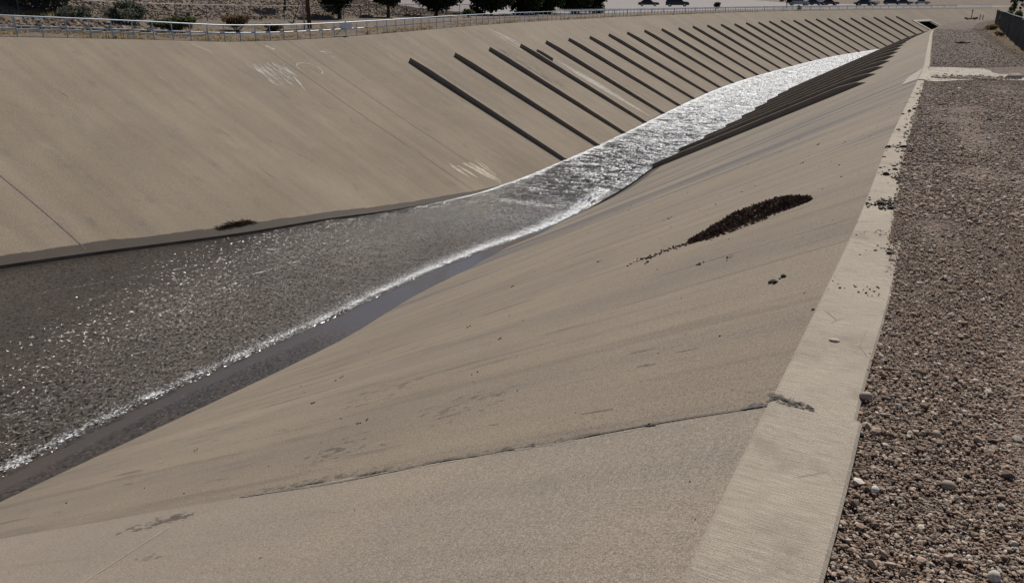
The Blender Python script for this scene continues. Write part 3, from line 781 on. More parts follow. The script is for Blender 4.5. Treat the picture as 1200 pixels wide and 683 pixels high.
# debris heap on the near slope + small crumbs trailing from it
def slope_heap(name, PF, outline, n, hmax, label, cat, lrange=(.015, .045)):
    """outline: list of (s, f, halfwidth along channel) from tip to tip, heaped with twigs and clods"""
    V = []; F = []; rd = []; c = 0
    o0 = PF(outline[len(outline) // 2][0], outline[len(outline) // 2][1])
    ol = np.array(outline); tt = np.linspace(0, 1, len(ol))
    # solid core
    rows = 14; cols = 9
    for i in range(rows):
        t = i / (rows - 1); s, f, w = [np.interp(t, tt, ol[:, k]) for k in range(3)]
        for j in range(cols):
            q = j / (cols - 1) * 2 - 1
            h = hmax * .85 * (1 - q * q) * min(1, 4 * t * (1 - t) + .1) * (.8 + .4 * nz(t * 6, q * 2)) - .012
            V.append(PF(s + q * w * .92, f, h) - o0)
    F = [tuple(r) for r in grid_faces(rows, cols)]
    rd = [.12] * len(F); c = len(V); Q = []
    for k in range(n):
        t = random.random(); s, f, w = [np.interp(t, tt, ol[:, k2]) for k2 in range(3)]
        q = max(-1.5, min(1.5, random.gauss(0, .62)))
        h = hmax * max(0, 1 - q * q) * min(1, 4 * t * (1 - t) + .1) * random.uniform(.5, 1.03) + .004
        p = Vector(PF(s + q * w, f, h) - o0)
        l = random.uniform(*lrange); d = Vector((random.gauss(0, 1), random.gauss(0, .9), 0)); d.z = -.45 * d.x + random.gauss(0, .22); d = d.normalized() * l
        e = d.orthogonal().normalized() * random.uniform(.004, .011)
        e2 = d.cross(e).normalized() * e.length
        V += [p - d + e, p - d - e, p + d - e * .6, p + d + e * .6, p + e2 * 1.6]
        F += [(c, c + 1, c + 2, c + 3), (c, c + 4, c + 3, c), ][:1]; rd.append(random.random())
        F.append((c + 1, c + 4, c + 2)); rd.append(random.random())
        c += 5
    f4 = np.array([q for q in F if len(q) == 4]); f3 = np.array([q for q in F if len(q) == 3])
    r4 = [r for q, r in zip(F, rd) if len(q) == 4]; r3 = [r for q, r in zip(F, rd) if len(q) == 3]
    me = fast_mesh(name, np.array(V), [f4, f3], M['twig'], False, fattr={'rnd': np.array(r4 + r3)})
    o = link(name, me); o.location = o0
    return tag(o, label, cat)
slope_heap('debris_heap', PR, [(8.62, .058, .04), (8.68, .068, .12), (8.74, .082, .19), (8.8, .10, .32), (8.8, .122, .38), (8.7, .14, .33), (8.5, .158, .18), (8.42, .178, .05)], 4200, .10, 'heap of dark matted twigs and leaves lying on the near concrete slope', 'debris')
slope_heap('driftwood_pile', PL, [(17.9, .972, .05), (18.2, .97, .10), (18.5, .966, .16), (18.9, .968, .12), (19.1, .965, .16), (19.4, .97, .05)], 170, .16, 'tangle of dark driftwood at the wet foot of the far slope', 'debris', (.05, .18))
cr = []
for k in range(90):
    t = random.random()**1.3; f = .165 + .08 * t; s = 8.45 - .1 * t + random.gauss(0, .06)
    cr.append((*PR(s, f, .004), abs(random.gauss(.010, .006)) + .003))
for (s, f, r) in [(8.3, .221, .03), (6.91, .129, .022), (6.75, .1, .018), (5.42, .038, .03), (8.01, .215, .03), (5.40, .041, .025), (5.0, .26, .012), (6.2, .3, .016), (7.5, .42, .02), (4.4, .33, .014), (5.6, .5, .02), (9.5, .33, .02), (12, .3, .03), (13, .12, .03), (15.5, .12, .03), (6.6, .55, .02), (4.8, .6, .016), (10.2, .5, .022)]:
    for q in range(4): cr.append((*PR(s + random.gauss(0, .04), f + random.gauss(0, .002), .004), r * random.uniform(.3, .9)))
for k in range(160):
    s = random.uniform(1.8, 20); f = random.random()**1.3 * .8; cr.append((*PR(s, f, .002), (abs(random.gauss(.003, .003)) + .0008 + .0004 * s) * (.45 if s < 3.4 else 1)))
cr = np.array(cr)
tag(link('soil_crumbs', stones('soil_crumbs', cr[:, :3], cr[:, 3], M['soil'], 1, .55, None, .3)), kind='stuff', label='dark crumbs strewn over the near concrete slope below the debris heap', cat='soil')

# ------------------------------------------------------------------ vegetation
def leaf_cloud(blobs, n, size, elong=1.6):
    """blobs: (x,y,z,rx,ry,rz,weight)"""
    B = np.array(blobs, float); p = B[:, 6] / B[:, 6].sum()
    i = rng.choice(len(B), n, p=p); b = B[i]
    d = rng.normal(size=(n, 3)); d /= np.linalg.norm(d, axis=1)[:, None]
    r = rng.uniform(.15, 1.0, n)**.5 * (1 + rng.normal(0, .07, n))
    c = b[:, :3] + d * r[:, None] * b[:, 3:6]
    a = rng.normal(size=(n, 3)); a /= np.linalg.norm(a, axis=1)[:, None]
    e = np.cross(a, rng.normal(size=(n, 3))); e /= np.linalg.norm(e, axis=1)[:, None]
    s = size * rng.uniform(.6, 1.4, n)[:, None]
    V = np.stack([c - a * s * elong * .5, c + e * s * .5, c + a * s * elong * .5, c - e * s * .5], 1).reshape(-1, 3)
    F = np.arange(n * 4).reshape(-1, 4)
    # clump tone so that the crown has light and dark parts
    ph = rng.uniform(0, 1, len(B)); tone = np.clip(.5 * ph[i] + .5 * rng.uniform(0, 1, n), 0, 1)
    return V, F, tone
def crown_blobs(rx, rz, zc, k, rs=.45):
    out = []
    for q in range(k):
        d = Vector((random.gauss(0, 1), random.gauss(0, 1), random.gauss(0, 1))).normalized() * random.uniform(.35, .78)
        out.append((d.x * rx, d.y * rx, zc + d.z * rz, rx * rs * random.uniform(.7, 1.2), rx * rs * random.uniform(.7, 1.2), rz * rs * random.uniform(.7, 1.2), 1))
    return out
def tree(pos, trunk_h, rx, rz, n, label, leaf='leaf_dark', size=.16, k=16, grp=None, tr=.14, name='tree'):
    r = empty(name, pos); tag(r, label, 'tree', grp)
    zc = trunk_h + rz * .82
    mb = MB(); mb.tube([(0, 0, -.2), (.04, .02, trunk_h * .5), (0, .05, trunk_h), (.05, 0, zc)], [tr * 1.3, tr, tr * .85, tr * .4], 8)
    for q in range(6):
        a = q * 1.05 + random.random(); mb.tube([(0, 0, trunk_h * random.uniform(.85, 1.1)), (math.cos(a) * rx * .4, math.sin(a) * rx * .4, zc - rz * .1), (math.cos(a) * rx * .75, math.sin(a) * rx * .75, zc + rz * random.uniform(-.2, .5))], [tr * .5, tr * .3, tr * .1], 6)
    mb.build('trunk', M['bark'], r, True)
    V, F, t = leaf_cloud(crown_blobs(rx, rz, zc, k), n, size)
    link('crown', fast_mesh('crown', V, F, M[leaf], False, fattr={'rnd': t}), r)
    return r
def shrub(pos, rx, rz, n, label, leaf, size=.09, k=10, grp=None, ry=None, upright=False, name='shrub'):
    r = empty(name, pos); tag(r, label, 'shrub', grp)
    mb = MB()
    for q in range(9):
        a = q * .7 + random.random(); h = rz * random.uniform(.8, 1.5)
        mb.tube([(0, 0, -.05), (math.cos(a) * rx * .35, math.sin(a) * rx * .35, h * .5), (math.cos(a) * rx * .7, math.sin(a) * rx * .7, h)], [.03, .02, .006], 5)
    mb.build('stem', M['bark'], r)
    V, F, t = leaf_cloud(crown_blobs(rx, rz * .9, rz * .95, k), n, size, 2.4 if upright else 1.6)
    if ry: V[:, 1] *= ry / rx
    V[:, 2] = np.maximum(V[:, 2], .01)
    link('foliage', fast_mesh('foliage', V, F, M[leaf], False, fattr={'rnd': t}), r)
    return r
# trees on the far bank
def at(X, Y, z=None):
    """ground height on the far bank under (X, Y) for Y below about 90"""
    d = -32.8 - X; return Vector((X, Y, gl(Y, max(d, 0)) if z is None else z))
tree(at(-46, 54.4), .78, 1.55, 1.7, 7000, 'round dark tree behind the fence nearest the utility pole, its bare trunk in view', grp='trees behind the far fence')
tree(at(-46, 61.1), .82, 1.5, 1.6, 7000, 'round dark tree with thin trunk, middle one of the three behind the far fence', grp='trees behind the far fence')
tree(at(-46, 68.8), .5, 2.5, 2.2, 11000, 'widest round dark tree of the three behind the far fence, crown hanging low', grp='trees behind the far fence', k=20, tr=.17)
tree(at(-48.5, 50.8), 1.15, .9, 1.0, 1500, 'small dark tree behind the utility pole at the top edge', grp='trees behind the far fence', k=8, tr=.08)
for (X, Y, rx, rz, lab) in [(-46.5, 80.5, 2.6, 2.4, 'dense dark conifer, leftmost in the thick clump beyond the railing'), (-46, 87, 2.5, 2.3, 'dense dark conifer with a greener flank, second in the clump beyond the railing'), (-47, 94, 2.6, 2.4, 'dense dark conifer in the middle of the thick clump beyond the railing'), (-46, 101, 2.5, 2.2, 'dense dark conifer, second from the right end of the thick clump'), (-47, 109, 2.5, 2.1, 'dense dark conifer closing the right end of the thick clump')]:
    s = Y - 3
    tree((X, Y, gl(s, 12.5)), .05, rx * 1.1, rz, 11000, lab, grp='clump of dark conifers beyond the railing', k=20, size=.2, name='conifer')
tree(at(-47.5, 29.6), .1, 2.7, 1.9, 11000, 'large dark green bush at the top left corner behind the fence', k=22, size=.14)
shrub(at(-46.5, 25.5), .9, .55, 900, 'grey green sagebrush at the left edge beside the dark bush', 'leaf_sage')
shrub(at(-43.8, 29.5), 1.1, .5, 1300, 'low grey sagebrush in front of the dark bush, behind the wire fence', 'leaf_sage')
shrub(at(-40.5, 30.2), 1.05, .72, 2600, 'rounded grey green shrub standing alone between the railing and the rock hillside', 'leaf_sage')
shrub(at(-38.4, 31.6), 1.35, .5, 3600, 'wide flat green shrub with yellow tips beside the wooden post', 'leaf_green', upright=True)
shrub(at(-38.2, 35.9), 1.0, .55, 2200, 'rust brown dry bush right of the wooden post', 'leaf_rust')
shrub(at(-37.6, 38.3), .6, .25, 700, 'small rusty dry bush low behind the railing left of the utility pole', 'leaf_rust')
shrub(at(-43, 70), .8, .5, 900, 'yellow green shrub between two round trees on the hillside', 'leaf_green')
shrub(LG(118, 20), 1.9, .95, 2000, 'bright green shrub at the edge of the car park', 'leaf_green', size=.2)
shrub(LG(104, 17), .9, .5, 800, 'small green bush right of the conifer clump', 'leaf_green', size=.15)
shrub(LG(166, 3.0), .55, .5, 500, 'small green weed clump at the top of the far slope below a parked car', 'leaf_green', size=.12)
shrub(LG(165, 20), .9, .9, 700, 'dark young bush beside a parked car', 'leaf_dark', size=.16)
tree(LG(196, 22), 1.0, 1.6, 1.5, 1600, 'small dark tree standing among the parked cars', k=10, tr=.1, size=.2)

# dry grass on the far bank top and along the near fence
def tufts(name, pts, h, n_bl, mat, label):
    V = []; F = []; rd = []; c = 0
    for (x, y, z, sc) in pts:
        for b in range(n_bl):
            a = random.uniform(0, 6.283); r = random.uniform(0, .12) * sc; hh = h * sc * random.uniform(.5, 1.2); ln = random.uniform(.15, .7) * hh
            bx, by = x + math.cos(a) * r, y + math.sin(a) * r; w = .012 * sc + .004
            tx, ty = bx + math.cos(a) * ln, by + math.sin(a) * ln
            V += [(bx - math.sin(a) * w, by + math.cos(a) * w, z - .02), (bx + math.sin(a) * w, by - math.cos(a) * w, z - .02), (tx, ty, z + hh)]
            F.append((c, c + 1, c + 2)); rd.append(random.random()); c += 3
    me = fast_mesh(name, np.array(V), np.array(F), mat, False, fattr={'rnd': np.array(rd)})
    return tag(link(name, me), label, 'dry grass', kind='stuff')
pts = []
for k in range(2600):
    s = 14 + 160 * random.random()**1.7; d = abs(random.gauss(.9, 1.1)) + .12
    if nz(s * .35, d * .8, 2) < -.12: continue
    p = LG(s, d); pts.append((p.x, p.y, p.z, random.uniform(.5, 1.25)))
for k in range(500):
    s = random.uniform(20, 48); d = random.uniform(3, 9)
    if nz(s * .4, d * .5, 9) < .0: continue
    p = LG(s, d); pts.append((p.x, p.y, p.z, random.uniform(.6, 1.5)))
for k in range(220):
    s = random.uniform(18, 30); p = LG(s, random.uniform(12, 13.5)); pts.append((p.x, p.y, p.z, random.uniform(1.0, 2.2)))
tufts('dry_grass', pts, .15, 14, M['straw'], 'pale dry grass along the top of the far bank')
pts = []
for k in range(420):
    y = random.uniform(36, 125); x = 2.85 - abs(random.gauss(0, .55)) - .1
    pts.append((x, y, float(path_z(y)) + .03, random.uniform(.5, 1.3)))
tufts('dry_grass', pts, .13, 10, M['straw'], 'dry straw coloured weeds at the foot of the dark fence on the right')

# riprap below the hillside and rocks on the hillside
pr = []
for k in range(2300):
    s = random.uniform(12, 31); d = random.uniform(3.8, 9.5); p = LG(s, d); pr.append((p.x, p.y, p.z + .03, abs(random.gauss(.11, .05)) + .04))
pr = np.array(pr)
tag(link('rock_mulch', stones('rock_mulch', pr[:, :3], pr[:, 3], M['hill_stone'], 1, .75, None, .25, False)), kind='stuff', label='broken brown and grey rocks spread behind the railing at the far left', cat='rocks')
pr = []
for k in range(13000):
    s = random.uniform(16, 84); d = random.uniform(13.2, 22); p = LG(s, d); pr.append((p.x, p.y, p.z + .005, abs(random.gauss(.05, .03)) + .02))
pr = np.array(pr)
tag(link('rocks', stones('rocks', pr[:, :3], pr[:, 3], M['hill_stone'], 1, .7, None, .25, False)), kind='stuff', label='small brown rocks covering the hillside behind the fence', cat='rocks')

# ------------------------------------------------------------------ blue railing along the far bank
rail = empty('railing', tuple(LG(20, .3))); tag(rail, 'long pale blue two bar metal railing along the top of the far slope', 'railing')
rb = np.array(rail.location)
def railp(s, h): p = LG(s, .3); return (p.x - rb[0], p.y - rb[1], float(ztop(s)) + h - rb[2])
HR = .80
rs = frange(8, 60, 1.06) + frange(61.06, 262, 1.06)
post = MB(); post.tube([(0, 0, -.12), (0, 0, HR)], .026, 6)
p0 = None; far = MB()
for i, s in enumerate(rs):
    q = railp(s, 0)
    if i < 98:
        if p0 is None: p0 = post.build('post', M['paint_rail'], rail); p0.location = q
        else:
            c = p0.copy(); COL.objects.link(c); c.parent = rail; c.location = q
    else: far.tube([(q[0], q[1], q[2] - .12), (q[0], q[1], q[2] + HR)], .03, 4)
o = far.build('post', M['paint_rail'], rail); o['kind'] = 'stuff'
for nm, h in (('top_bar', HR), ('middle_bar', HR * .53)):
    mb = MB(); mb.tube([railp(s, h) for s in frange(6, 262, 2.0)], .032, 6); mb.build(nm, M['paint_rail'], rail, True)
# white board on the railing
sg_ = empty('sign_board', (0, 0, 0)); q = LG(39.8, .27); sg_.location = (q.x, q.y, q.z + .56); sg_.rotation_euler = (0, 0, R(90 - 38))
tag(sg_, 'small white board fixed to the blue railing', 'sign')
mb = MB(); mb.box((0, 0, 0), (.74, .03, .42)); mb.build('panel', M['white'], sg_)
mb = MB(); mb.box((0, .03, 0), (.06, .03, .6)); mb.build('bracket', M['galv'], sg_)

# chain link fence in front of the hillside
cf = empty('chain_link_fence', (-45, 30, 0)); tag(cf, 'wire mesh fence with thin posts in front of the far rock hillside', 'fence')
def cfp(s, h): p = LG(s, 12.6); return Vector((p.x + 45, p.y - 30, p.z + h))
fs = frange(17, 80, 2.6); HF = 1.05
for s in fs:
    mb = MB(); mb.tube([cfp(s, -.1), cfp(s, HF)], .028, 6); mb.build('post', M['wire'], cf)
mb = MB(); mb.tube([cfp(s, HF) for s in frange(17, 80, 2.6)], .022, 6); mb.build('top_rail', M['galv'], cf)
V = []; F = []; c = 0
for s in frange(17, 78.8, .11):
    for sg in (1, -1):
        a, b = cfp(s if sg > 0 else s + 1.0, .02), cfp(s + 1.0 if sg > 0 else s, HF - .02)
        V += [a + Vector((0, -.004, 0)), a + Vector((0, .004, 0)), b + Vector((0, .004, 0)), b + Vector((0, -.004, 0))]
        F.append((c, c + 1, c + 2, c + 3)); c += 4
link('wire_mesh', fast_mesh('wire_mesh', np.array([tuple(v) for v in V]), np.array(F), M['wire']), cf)

# poles and post
p = at(-38, 41.9); r = empty('utility_pole', p); tag(r, 'dark brown wooden utility pole rising out of the picture behind the railing', 'pole')
mb = MB(); mb.tube([(0, 0, -.3), (0, 0, 9)], [.14, .11], 12); mb.build('shaft', M['wood'], r, True)
mb = MB(); mb.box((0, 0, 8.4), (.1, 2.2, .1)); mb.build('crossarm', M['wood'], r)
p = at(-37.6, 41.0); r = empty('steel_pole', p); tag(r, 'thin grey steel pole standing just left of the wooden utility pole', 'pole')
mb = MB(); mb.tube([(0, 0, -.3), (0, 0, 6)], [.055, .05], 10); mb.build('shaft', M['galv'], r, True)
mb = MB(); mb.box((0, 0, .0), (.3, .3, .06)); mb.build('base_plate', M['galv'], r)
p = at(-40, 34); r = empty('wooden_post', p); tag(r, 'short grey brown wooden post between the green shrub and the rusty bush', 'post')
mb = MB(); mb.box((0, 0, .42), (.24, .24, .95), .5, taper=.93); mb.build('timber', M['post_wood'], r)
mb = MB(); mb.box((.14, -.02, .62), (.015, .1, .12), .5); mb.build('marker', M['white'], r)
mb = MB(); V = [(0, 0, -.1), (.15, .2, .5), (.32, .5, 1.2), (.6, .9, 2.6)]
r = empty('flower_stalk', at(-41.5, 44.0)); tag(r, 'thin pale yellow dry plant stalk leaning in front of the wire fence', 'plant')
mb.tube(V, [.04, .03, .025, .015], 6); mb.build('stalk', M['straw'], r)
mb = MB()
for k in range(14):
    a = k * .45; mb.tube([(0, 0, 0), (math.cos(a) * .3, math.sin(a) * .3, .25)], [.02, .004], 4)
mb.build('leaf_rosette', M['leaf_green'], r)
# pale kerb line on the far bank
mb = MB()
pp = [LG(s, 2.6) for s in frange(9, 31, 1)]
for a, b in zip(pp[:-1], pp[1:]):
    m_ = (a + b) / 2; mb.box((m_.x, m_.y, m_.z + .04), (.22, (b - a).length, .16), math.atan2(b.y - a.y, b.x - a.x) - math.pi / 2)
tag(mb.build('edging', M['pale_conc']), 'low pale concrete edging between the railing and the broken rocks', 'edging')

# ------------------------------------------------------------------ near side: cross slab, lump, fence, posts
def path_slab():
    mb = MB(); V = []; n = 24
    rows = []
    for k in range(n + 1):
        t = k / n; x = -.98 + 2.68 * t
        ya = 24.7 + 2.6 * t**1.3 + .18 * nz(t * 7, 1) + (1.5 * max(0, .12 - t) / .12) + (.9 * math.exp(-((t - .55) / .22)**2)); yb = 33.8 + .4 * nz(t * 5, 2) + .4 * t - 3 * max(0, t - .85)
        if t == 0: ya, yb = 25.6, 33.5
        rows.append((x, ya, yb))
    for x, ya, yb in rows:
        za, zb = float(path_z(ya)), float(path_z(yb))
        V += [(x, ya, za - .1), (x, ya, za + .034), (x, yb, zb + .034), (x, yb, zb - .1)]
    F = []
    for k in range(n):
        for j in range(3): F.append((k * 4 + j, k * 4 + 4 + j, k * 4 + 5 + j, k * 4 + 1 + j))
    F += [(0, 1, 2, 3), (n * 4 + 3, n * 4 + 2, n * 4 + 1, n * 4)]
    mb.add(V, F)
    # apron down the slope
    A = [PR(26.0, 0, .012), PR(26.6, .035, .012), PR(30.5, .028, .012), PR(33.5, 0, .012)]
    mb.add(A, [(0, 3, 2, 1)])
    return tag(mb.build('concrete_slab', M['slab']), 'pale concrete slab laid across the gravel path with a short apron down the slope', 'slab')
path_slab()
me = stones('concrete_lump', np.array([[0, 0, 0.]]), [.24], M['slab'], 2, .35, np.array([.5]), .12)
o = link('concrete_lump', me); o.location = (1.45, 28.0, -.45); tag(o, 'rough pale concrete lump at the right end of the cross slab', 'concrete lump')
# dark weed clumps on the path
for (x, y, sc, lab) in [(-.1, 61.5, .55, 'dark flattened weed clump in the middle of the gravel path'), (.9, 64.5, .35, 'smaller brown weed clump right of the larger one on the gravel path')]:
    shrub((x, y, float(path_z(y))), sc, .07, 500, lab, 'twig', .05, 6)
shrub((2.0, 92, -1.15), .8, .32, 900, 'reddish brown brush mound at the foot of the dark fence', 'leaf_rust', .08, 8)
shrub((2.3, 76, -1.1), .5, .25, 600, 'small dry brown weed mound halfway along the dark fence', 'leaf_rust', .07, 8)
# screened fence
sf = empty('screened_fence', (2.85, 45, -1.0)); tag(sf, 'chain link fence wrapped in dark navy screen cloth beside the gravel path', 'fence')
fy = frange(40, 119, 2.9)
def fx(y): return 2.85 + .03 * math.sin(y * .8)
def fh(y): return 1.62 + .07 * math.sin(y * 1.3)
for y in fy:
    mb = MB(); z = float(path_z(y)); mb.tube([(fx(y) - 2.85, y - 45, z + .8), (fx(y) - 2.85, y - 45, z + 1 + 1.72)], .03, 6); mb.build('post', M['wire'], sf)
    sf_last = y
mb = MB(); mb.tube([(fx(y) - 2.85, y - 45, float(path_z(y)) + 1 + 1.68) for y in fy], .022, 6); mb.build('top_rail', M['galv'], sf)
V = []; ysn = frange(40, 118.5, .3)
for y in ysn:
    z = float(path_z(y)) + 1.0
    sag = .05 * abs(math.sin((y - 40) / 2.9 * math.pi))
    for f in np.linspace(0, 1, 7):
        xx = fx(y) - 2.85 - .035 + .03 * nz(y * 1.4, f * 2) + .02 * math.sin(y * 7 + f * 2)
        V.append((xx, y - 45, z + .02 + f * (1.6 - sag)))
link('screen_cloth', fast_mesh('screen_cloth', V, grid_faces(len(ysn), 7), M['screen'], True), sf)
# fence return at the far end
mb = MB()
for k in range(4): mb.tube([(fx(118.5) - 2.85 + k * 1.2, 118.6 - 45, -.2), (fx(118.5) - 2.85 + k * 1.2, 118.6 - 45, 1.65 - .1)], .03, 6)
mb.build('end_posts', M['wire'], sf)
# marker post and stubs at the bend
r = empty('marker_post', (.26, 141.5, -1.12)); tag(r, 'thin marker post with a small head where the path bends away', 'post')
mb = MB(); mb.tube([(0, 0, 0), (0, 0, 1.25)], .05, 6); mb.build('shaft', M['post_wood'], r)
mb = MB(); mb.box((0, 0, 1.3), (.22, .05, .22)); mb.build('head', M['galv'], r)
for x, h, lab in [(1.38, .75, 'short grey bollard at the path bend, taller one of the pair'), (1.75, .65, 'short grey bollard at the path bend, right one of the pair')]:
    r = empty('bollard', (x, 142.5, -1.12)); tag(r, lab, 'bollard', 'bollards at the path bend')
    mb = MB(); mb.tube([(0, 0, 0), (0, 0, h)], .07, 8); mb.build('shaft', M['galv'], r)
    mb = MB(); mb.tube([(0, 0, h - .12), (0, 0, h + .02)], .078, 8); mb.build('cap', M['white'], r)
shrub((-.2, 141, -1.1), .5, .16, 500, 'low brown weed left of the marker post at the path bend', 'leaf_rust', .09, 6)
shrub((.75, 141, -1.1), .5, .18, 500, 'low brown weed right of the marker post at the path bend', 'leaf_rust', .09, 6)
# things behind the screened fence
shrub((3.7, 100, -1.1), 1.1, 1.2, 2600, 'leafy green bush just behind the far end of the screened fence', 'leaf_green', .13, 14)
tree((5.6, 78, -1.1), 2.0, 3.6, 2.4, 9000, 'large dark tree overhanging the screened fence in the top right corner', k=26, size=.2, tr=.2)
r = empty('portable_toilet', (4.4, 66, -1.05)); tag(r, 'narrow blue cabin standing behind the screened fence', 'cabin')
mb = MB(); mb.box((0, 0, 1.05), (1.1, 1.1, 2.1)); mb.build('body', M['blue'], r)
mb = MB(); mb.box((0, 0, 2.2), (1.2, 1.2, .2), 0, 0, .8); mb.build('roof', M['white'], r)
mb = MB(); mb.box((0, -.56, 1.0), (.75, .03, 1.8)); mb.build('door', M['blue'], r)

# drain outlet in the far slope
r = empty('drain_outlet', tuple(PL(207, .53))); tag(r, 'square dark drain outlet with pale concrete rim in the far slope', 'drain')
o0 = PL(207, .53)
s0, s1 = 203.5, 210.5; fr35 = np.linspace(0, 1, 36); f0, f1 = fr35[fr35 > .38][0], fr35[fr35 < .665][-1]
s0, s1 = 203.0, 211.0
c4 = [PL(s0, f0), PL(s1, f0), PL(s1, f1), PL(s0, f1)]
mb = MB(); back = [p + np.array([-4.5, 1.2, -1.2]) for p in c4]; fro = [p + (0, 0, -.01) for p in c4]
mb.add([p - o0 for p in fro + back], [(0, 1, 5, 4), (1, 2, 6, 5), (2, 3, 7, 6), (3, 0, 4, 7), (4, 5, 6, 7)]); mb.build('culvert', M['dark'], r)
mb = MB()
def bar(a, b, wv, h=.12):
    a, b, wv = map(np.array, (a, b, wv)); n = np.array([.4, 0, .9]) * h
    P = [a, b, b + wv, a + wv]; mb.add([p - o0 for p in P] + [p + n - o0 for p in P], [(3, 2, 1, 0), (4, 5, 6, 7), (0, 1, 5, 4), (1, 2, 6, 5), (2, 3, 7, 6), (3, 0, 4, 7)])
dn = (PL(207, .6) - PL(207, .5)); dn /= np.linalg.norm(dn); al = (PL(210, .5) - PL(204, .5)); al /= np.linalg.norm(al)
bar(c4[0] - al * .8, c4[1] + al * .8, -dn * .7); bar(c4[3], c4[0], -al * .8); bar(c4[1], c4[2], al * .8)
mb.build('rim', M['grey_conc'], r)
mb = MB(); bar(c4[3] - al * .8, c4[2] + al * .8, dn * 1.5, .1); mb.build('apron', M['pale_conc'], r)

# ------------------------------------------------------------------ vehicles in the far car park
def car(pos, rz, paint, kind, label, cat):
    L, W, H = dict(car=(4.5, 1.8, 1.45), suv=(4.7, 1.9, 1.75), van=(5.4, 2.0, 2.1), pickup=(5.5, 1.95, 1.8))[kind]
    r = empty('parked_' + ('car' if kind in ('car', 'suv') else kind), pos, rz); tag(r, label, cat, 'vehicles in the far car park')
    h = L / 2; b = .30; hd = H * .56
    prof = dict(
        car=[(-h, b), (h, b), (h, .62), (h - .25, .78), (h - 1.25, hd + .05), (-h + .7, hd + .1), (-h + .05, hd)],
        suv=[(-h, b), (h, b), (h, .7), (h - .2, .92), (h - 1.15, hd + .05), (-h + .05, hd + .05)],
        van=[(-h, b), (h, b), (h, .8), (h - .2, 1.0), (h - .9, hd), (-h, hd)],
        pickup=[(-h, b), (h, b), (h, .75), (h - .15, .98), (h - 1.4, hd), (-h, hd)])[kind]
    roof = dict(car=[(h - 1.3, hd + .05), (h - 2.0, H), (-h + 1.3, H), (-h + .5, hd + .08)], suv=[(h - 1.2, hd + .05), (h - 1.8, H), (-h + .4, H), (-h + .05, hd + .05)],
                van=[(h - .9, hd), (h - 1.5, H), (-h + .1, H), (-h, hd)], pickup=[(h - 1.5, hd), (h - 2.1, H), (h - 3.2, H), (h - 3.4, hd)])[kind]
    def ext(mb, pr, w0, w1):
        n = len(pr); zmin = min(z for x, z in pr); zmax = max(z for x, z in pr)
        V = []
        for sgn in (-1, 1):
            for x, z in pr:
                w = w0 + (w1 - w0) * (z - zmin) / (zmax - zmin + 1e-6); V.append((x, sgn * w / 2, z))
        F = [tuple(range(n))[::1], tuple(range(n, 2 * n))[::-1]] + [(i, (i + 1) % n, n + (i + 1) % n, n + i)[::-1] for i in range(n)]
        mb.add(V, F)
    mb = MB(); ext(mb, prof, W * .97, W); ext(mb, roof, W * .95, W * .78); mb.build('body', paint, r)
    cx = [sum(x for x, z in roof) / len(roof), sum(z for x, z in roof) / len(roof)]
    gl_ = [(cx[0] + (x - cx[0]) * .86, cx[1] + (z - cx[1]) * .72) for x, z in roof]
    mb = MB(); ext(mb, gl_, W * .955 + .015, W * .82 + .03); mb.build('windows', M['glass'], r)
    xa, za = roof[0]; xb, zb = roof[1]
    mb = MB(); t0, t1 = .15, .88
    q = [(xa + (xb - xa) * t + .02, za + (zb - za) * t + .015) for t in (t0, t1)]
    mb.add([(q[0][0], -W * .42, q[0][1]), (q[0][0], W * .42, q[0][1]), (q[1][0], W * .36, q[1][1]), (q[1][0], -W * .36, q[1][1])], [(0, 1, 2, 3)]); mb.build('windscreen', M['glass'], r)
    for x in (-h + .85, h - .9):
        for y in (-W / 2 + .08, W / 2 - .08):
            mb = MB(); mb.tube([(x, y - .11, .33), (x, y + .11, .33)], .33, 16); w = mb.build('wheel', M['tyre'], r)
            mb = MB(); s_ = .12 if y > 0 else -.12; mb.tube([(x, y, .33), (x, y + s_, .33)], .2, 12); mb.build('rim', M['chrome'], w)
    for y in (-W * .36, W * .36):
        mb = MB(); mb.box((h + .005, y, .66), (.03, .3, .14)); mb.build('headlight', M['white'], r)
        mb = MB(); mb.box((-h - .005, y, .78), (.03, .22, .2)); mb.build('tail_light', M['red_lamp'], r)
    return r
th0 = R(28.9)
def vehicle(u, d, rz, paint, kind, label, cat, z=None):
    """u: bearing in degrees left of +Y seen from the start of the path"""
    a = R(u); x, y = -d * math.sin(a), d * math.cos(a)
    return car((x, y, z if z is not None else .3), rz, paint, kind, label, cat)
vehicle(19.4, 185, R(20), M['car_black'], 'car', 'dark car parked left of the bright green shrub, partly hidden by it', 'car')
vehicle(17.5, 175, R(15), M['car_black'], 'suv', 'black car with silver trim parked alone right of the green shrub', 'car')
vehicle(9.85, 215, R(20), M['car_silver'], 'suv', 'dark silver car behind the dark young bush', 'car')
vehicle(8.6, 235, R(200), M['car_white'], 'van', 'white van parked behind a dark car', 'van')
vehicle(8.95, 222, R(15), M['car_navy'], 'car', 'dark navy car in front of the white van', 'car')
vehicle(8.0, 225, R(20), M['car_maroon'], 'car', 'maroon car parked right of the white van', 'car')
vehicle(5.75, 232, R(195), M['car_white'], 'pickup', 'white pickup right of the small dark tree among the cars', 'pickup')
vehicle(5.95, 222, R(20), M['car_black'], 'car', 'black car in front of the white pickup', 'car')
vehicle(4.35, 262, R(10), M['car_black'], 'suv', 'black car left of the pair at the right end of the car park', 'car')
vehicle(3.7, 262, R(15), M['car_navy'], 'car', 'navy car beside the black one at the right end of the car park', 'car')
vehicle(2.7, 285, R(10), M['car_silver'], 'car', 'silver car farthest right in the car park', 'car')
car((4.9, 49.5, -1.0), R(100), M['car_red'], 'car', 'red car parked behind the screened fence at the right edge', 'car')['group'] = 'cars behind the screened fence'
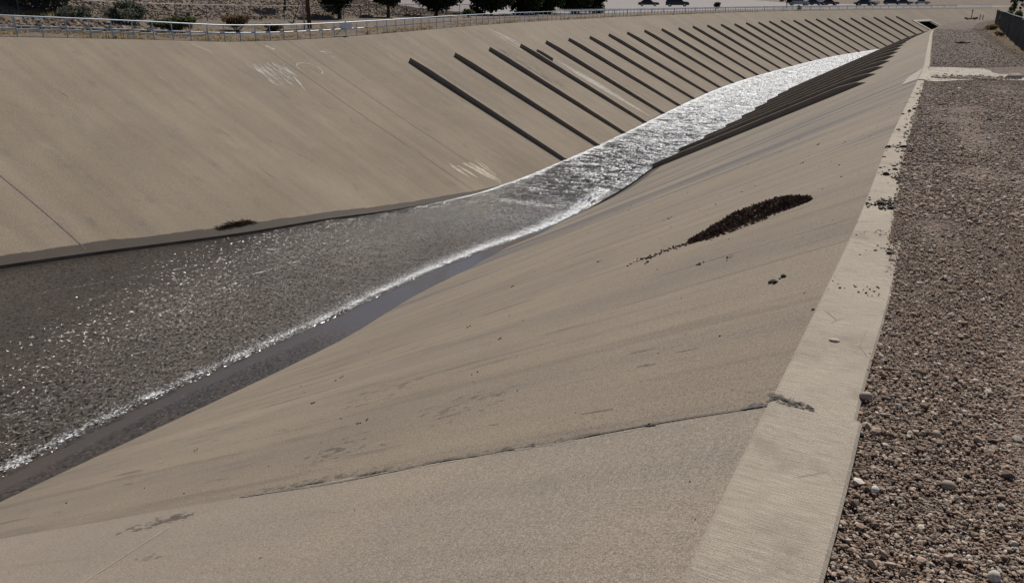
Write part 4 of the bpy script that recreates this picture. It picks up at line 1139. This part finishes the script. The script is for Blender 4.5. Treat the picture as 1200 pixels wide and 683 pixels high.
# white guard rail along the far car park edge
g = empty('guard_rail', tuple(LG(150, 7))); tag(g, 'long white guard rail between the blue railing and the car park', 'guard rail')
gb = np.array(g.location)
mb = MB()
for a, b in zip(frange(88, 258, 4)[:-1], frange(88, 258, 4)[1:]):
    A, B = LG(a, 7) - Vector(gb), LG(b, 7) - Vector(gb)
    for z0, z1 in ((.42, .52), (.56, .66)):
        mb.add([A + Vector((0, 0, z0)), B + Vector((0, 0, z0)), B + Vector((0, 0, z1)), A + Vector((0, 0, z1)), A + Vector((-.06, .02, z0)), B + Vector((-.06, .02, z0)), B + Vector((-.06, .02, z1)), A + Vector((-.06, .02, z1))], [(0, 1, 2, 3), (7, 6, 5, 4), (3, 2, 6, 7), (1, 0, 4, 5)])
mb.build('beam', M['white'], g)
for s in frange(88, 258, 4):
    p = LG(s, 7.1) - Vector(gb); mb = MB(); mb.tube([p + Vector((0, 0, -.1)), p + Vector((0, 0, .68))], .05, 6); mb.build('post', M['post_wood'], g)

# ------------------------------------------------------------------ camera, light
f = 930.; pit = math.atan(341.5 / f); th = math.atan(540 / f * math.cos(pit))
cam = bpy.data.cameras.new('Camera'); co = bpy.data.objects.new('Camera', cam); COL.objects.link(co)
co.location = (0, 0, 1.65); co.rotation_euler = (R(90) - pit, 0, th)
cam.sensor_width = 36; cam.lens = f / 1200 * 36; cam.clip_end = 5000; cam.clip_start = .05
scene.camera = co
SUN_EL, SUN_AZ = 42.0, -8.0     # azimuth clockwise from +Y
w = bpy.data.worlds.new('World'); scene.world = w; w.use_nodes = True
nt = w.node_tree; bg = nt.nodes['Background']
sky = nt.nodes.new('ShaderNodeTexSky'); sky.sky_type = 'NISHITA'; sky.sun_disc = False
sky.sun_elevation = R(SUN_EL); sky.sun_rotation = R(SUN_AZ); sky.altitude = 1600; sky.dust_density = 2.0; sky.air_density = .7; sky.ozone_density = .3
nt.links.new(sky.outputs[0], bg.inputs[0]); bg.inputs[1].default_value = .06
sl = bpy.data.lights.new('Sun', 'SUN'); so = bpy.data.objects.new('Sun', sl); COL.objects.link(so)
sl.energy = 4.4; sl.angle = R(.53); sl.color = (1.0, .95, .88)
d = Vector((math.sin(R(SUN_AZ)) * math.cos(R(SUN_EL)), math.cos(R(SUN_AZ)) * math.cos(R(SUN_EL)), math.sin(R(SUN_EL))))
so.rotation_euler = (-d).to_track_quat('-Z', 'Y').to_euler(); so.location = d * 100
scene.view_settings.view_transform = 'Standard'; scene.view_settings.look = 'None'
scene.view_settings.exposure = 0.0; scene.view_settings.gamma = 1.0
scene.cycles.use_adaptive_sampling = True
scene.cycles.max_bounces = 6
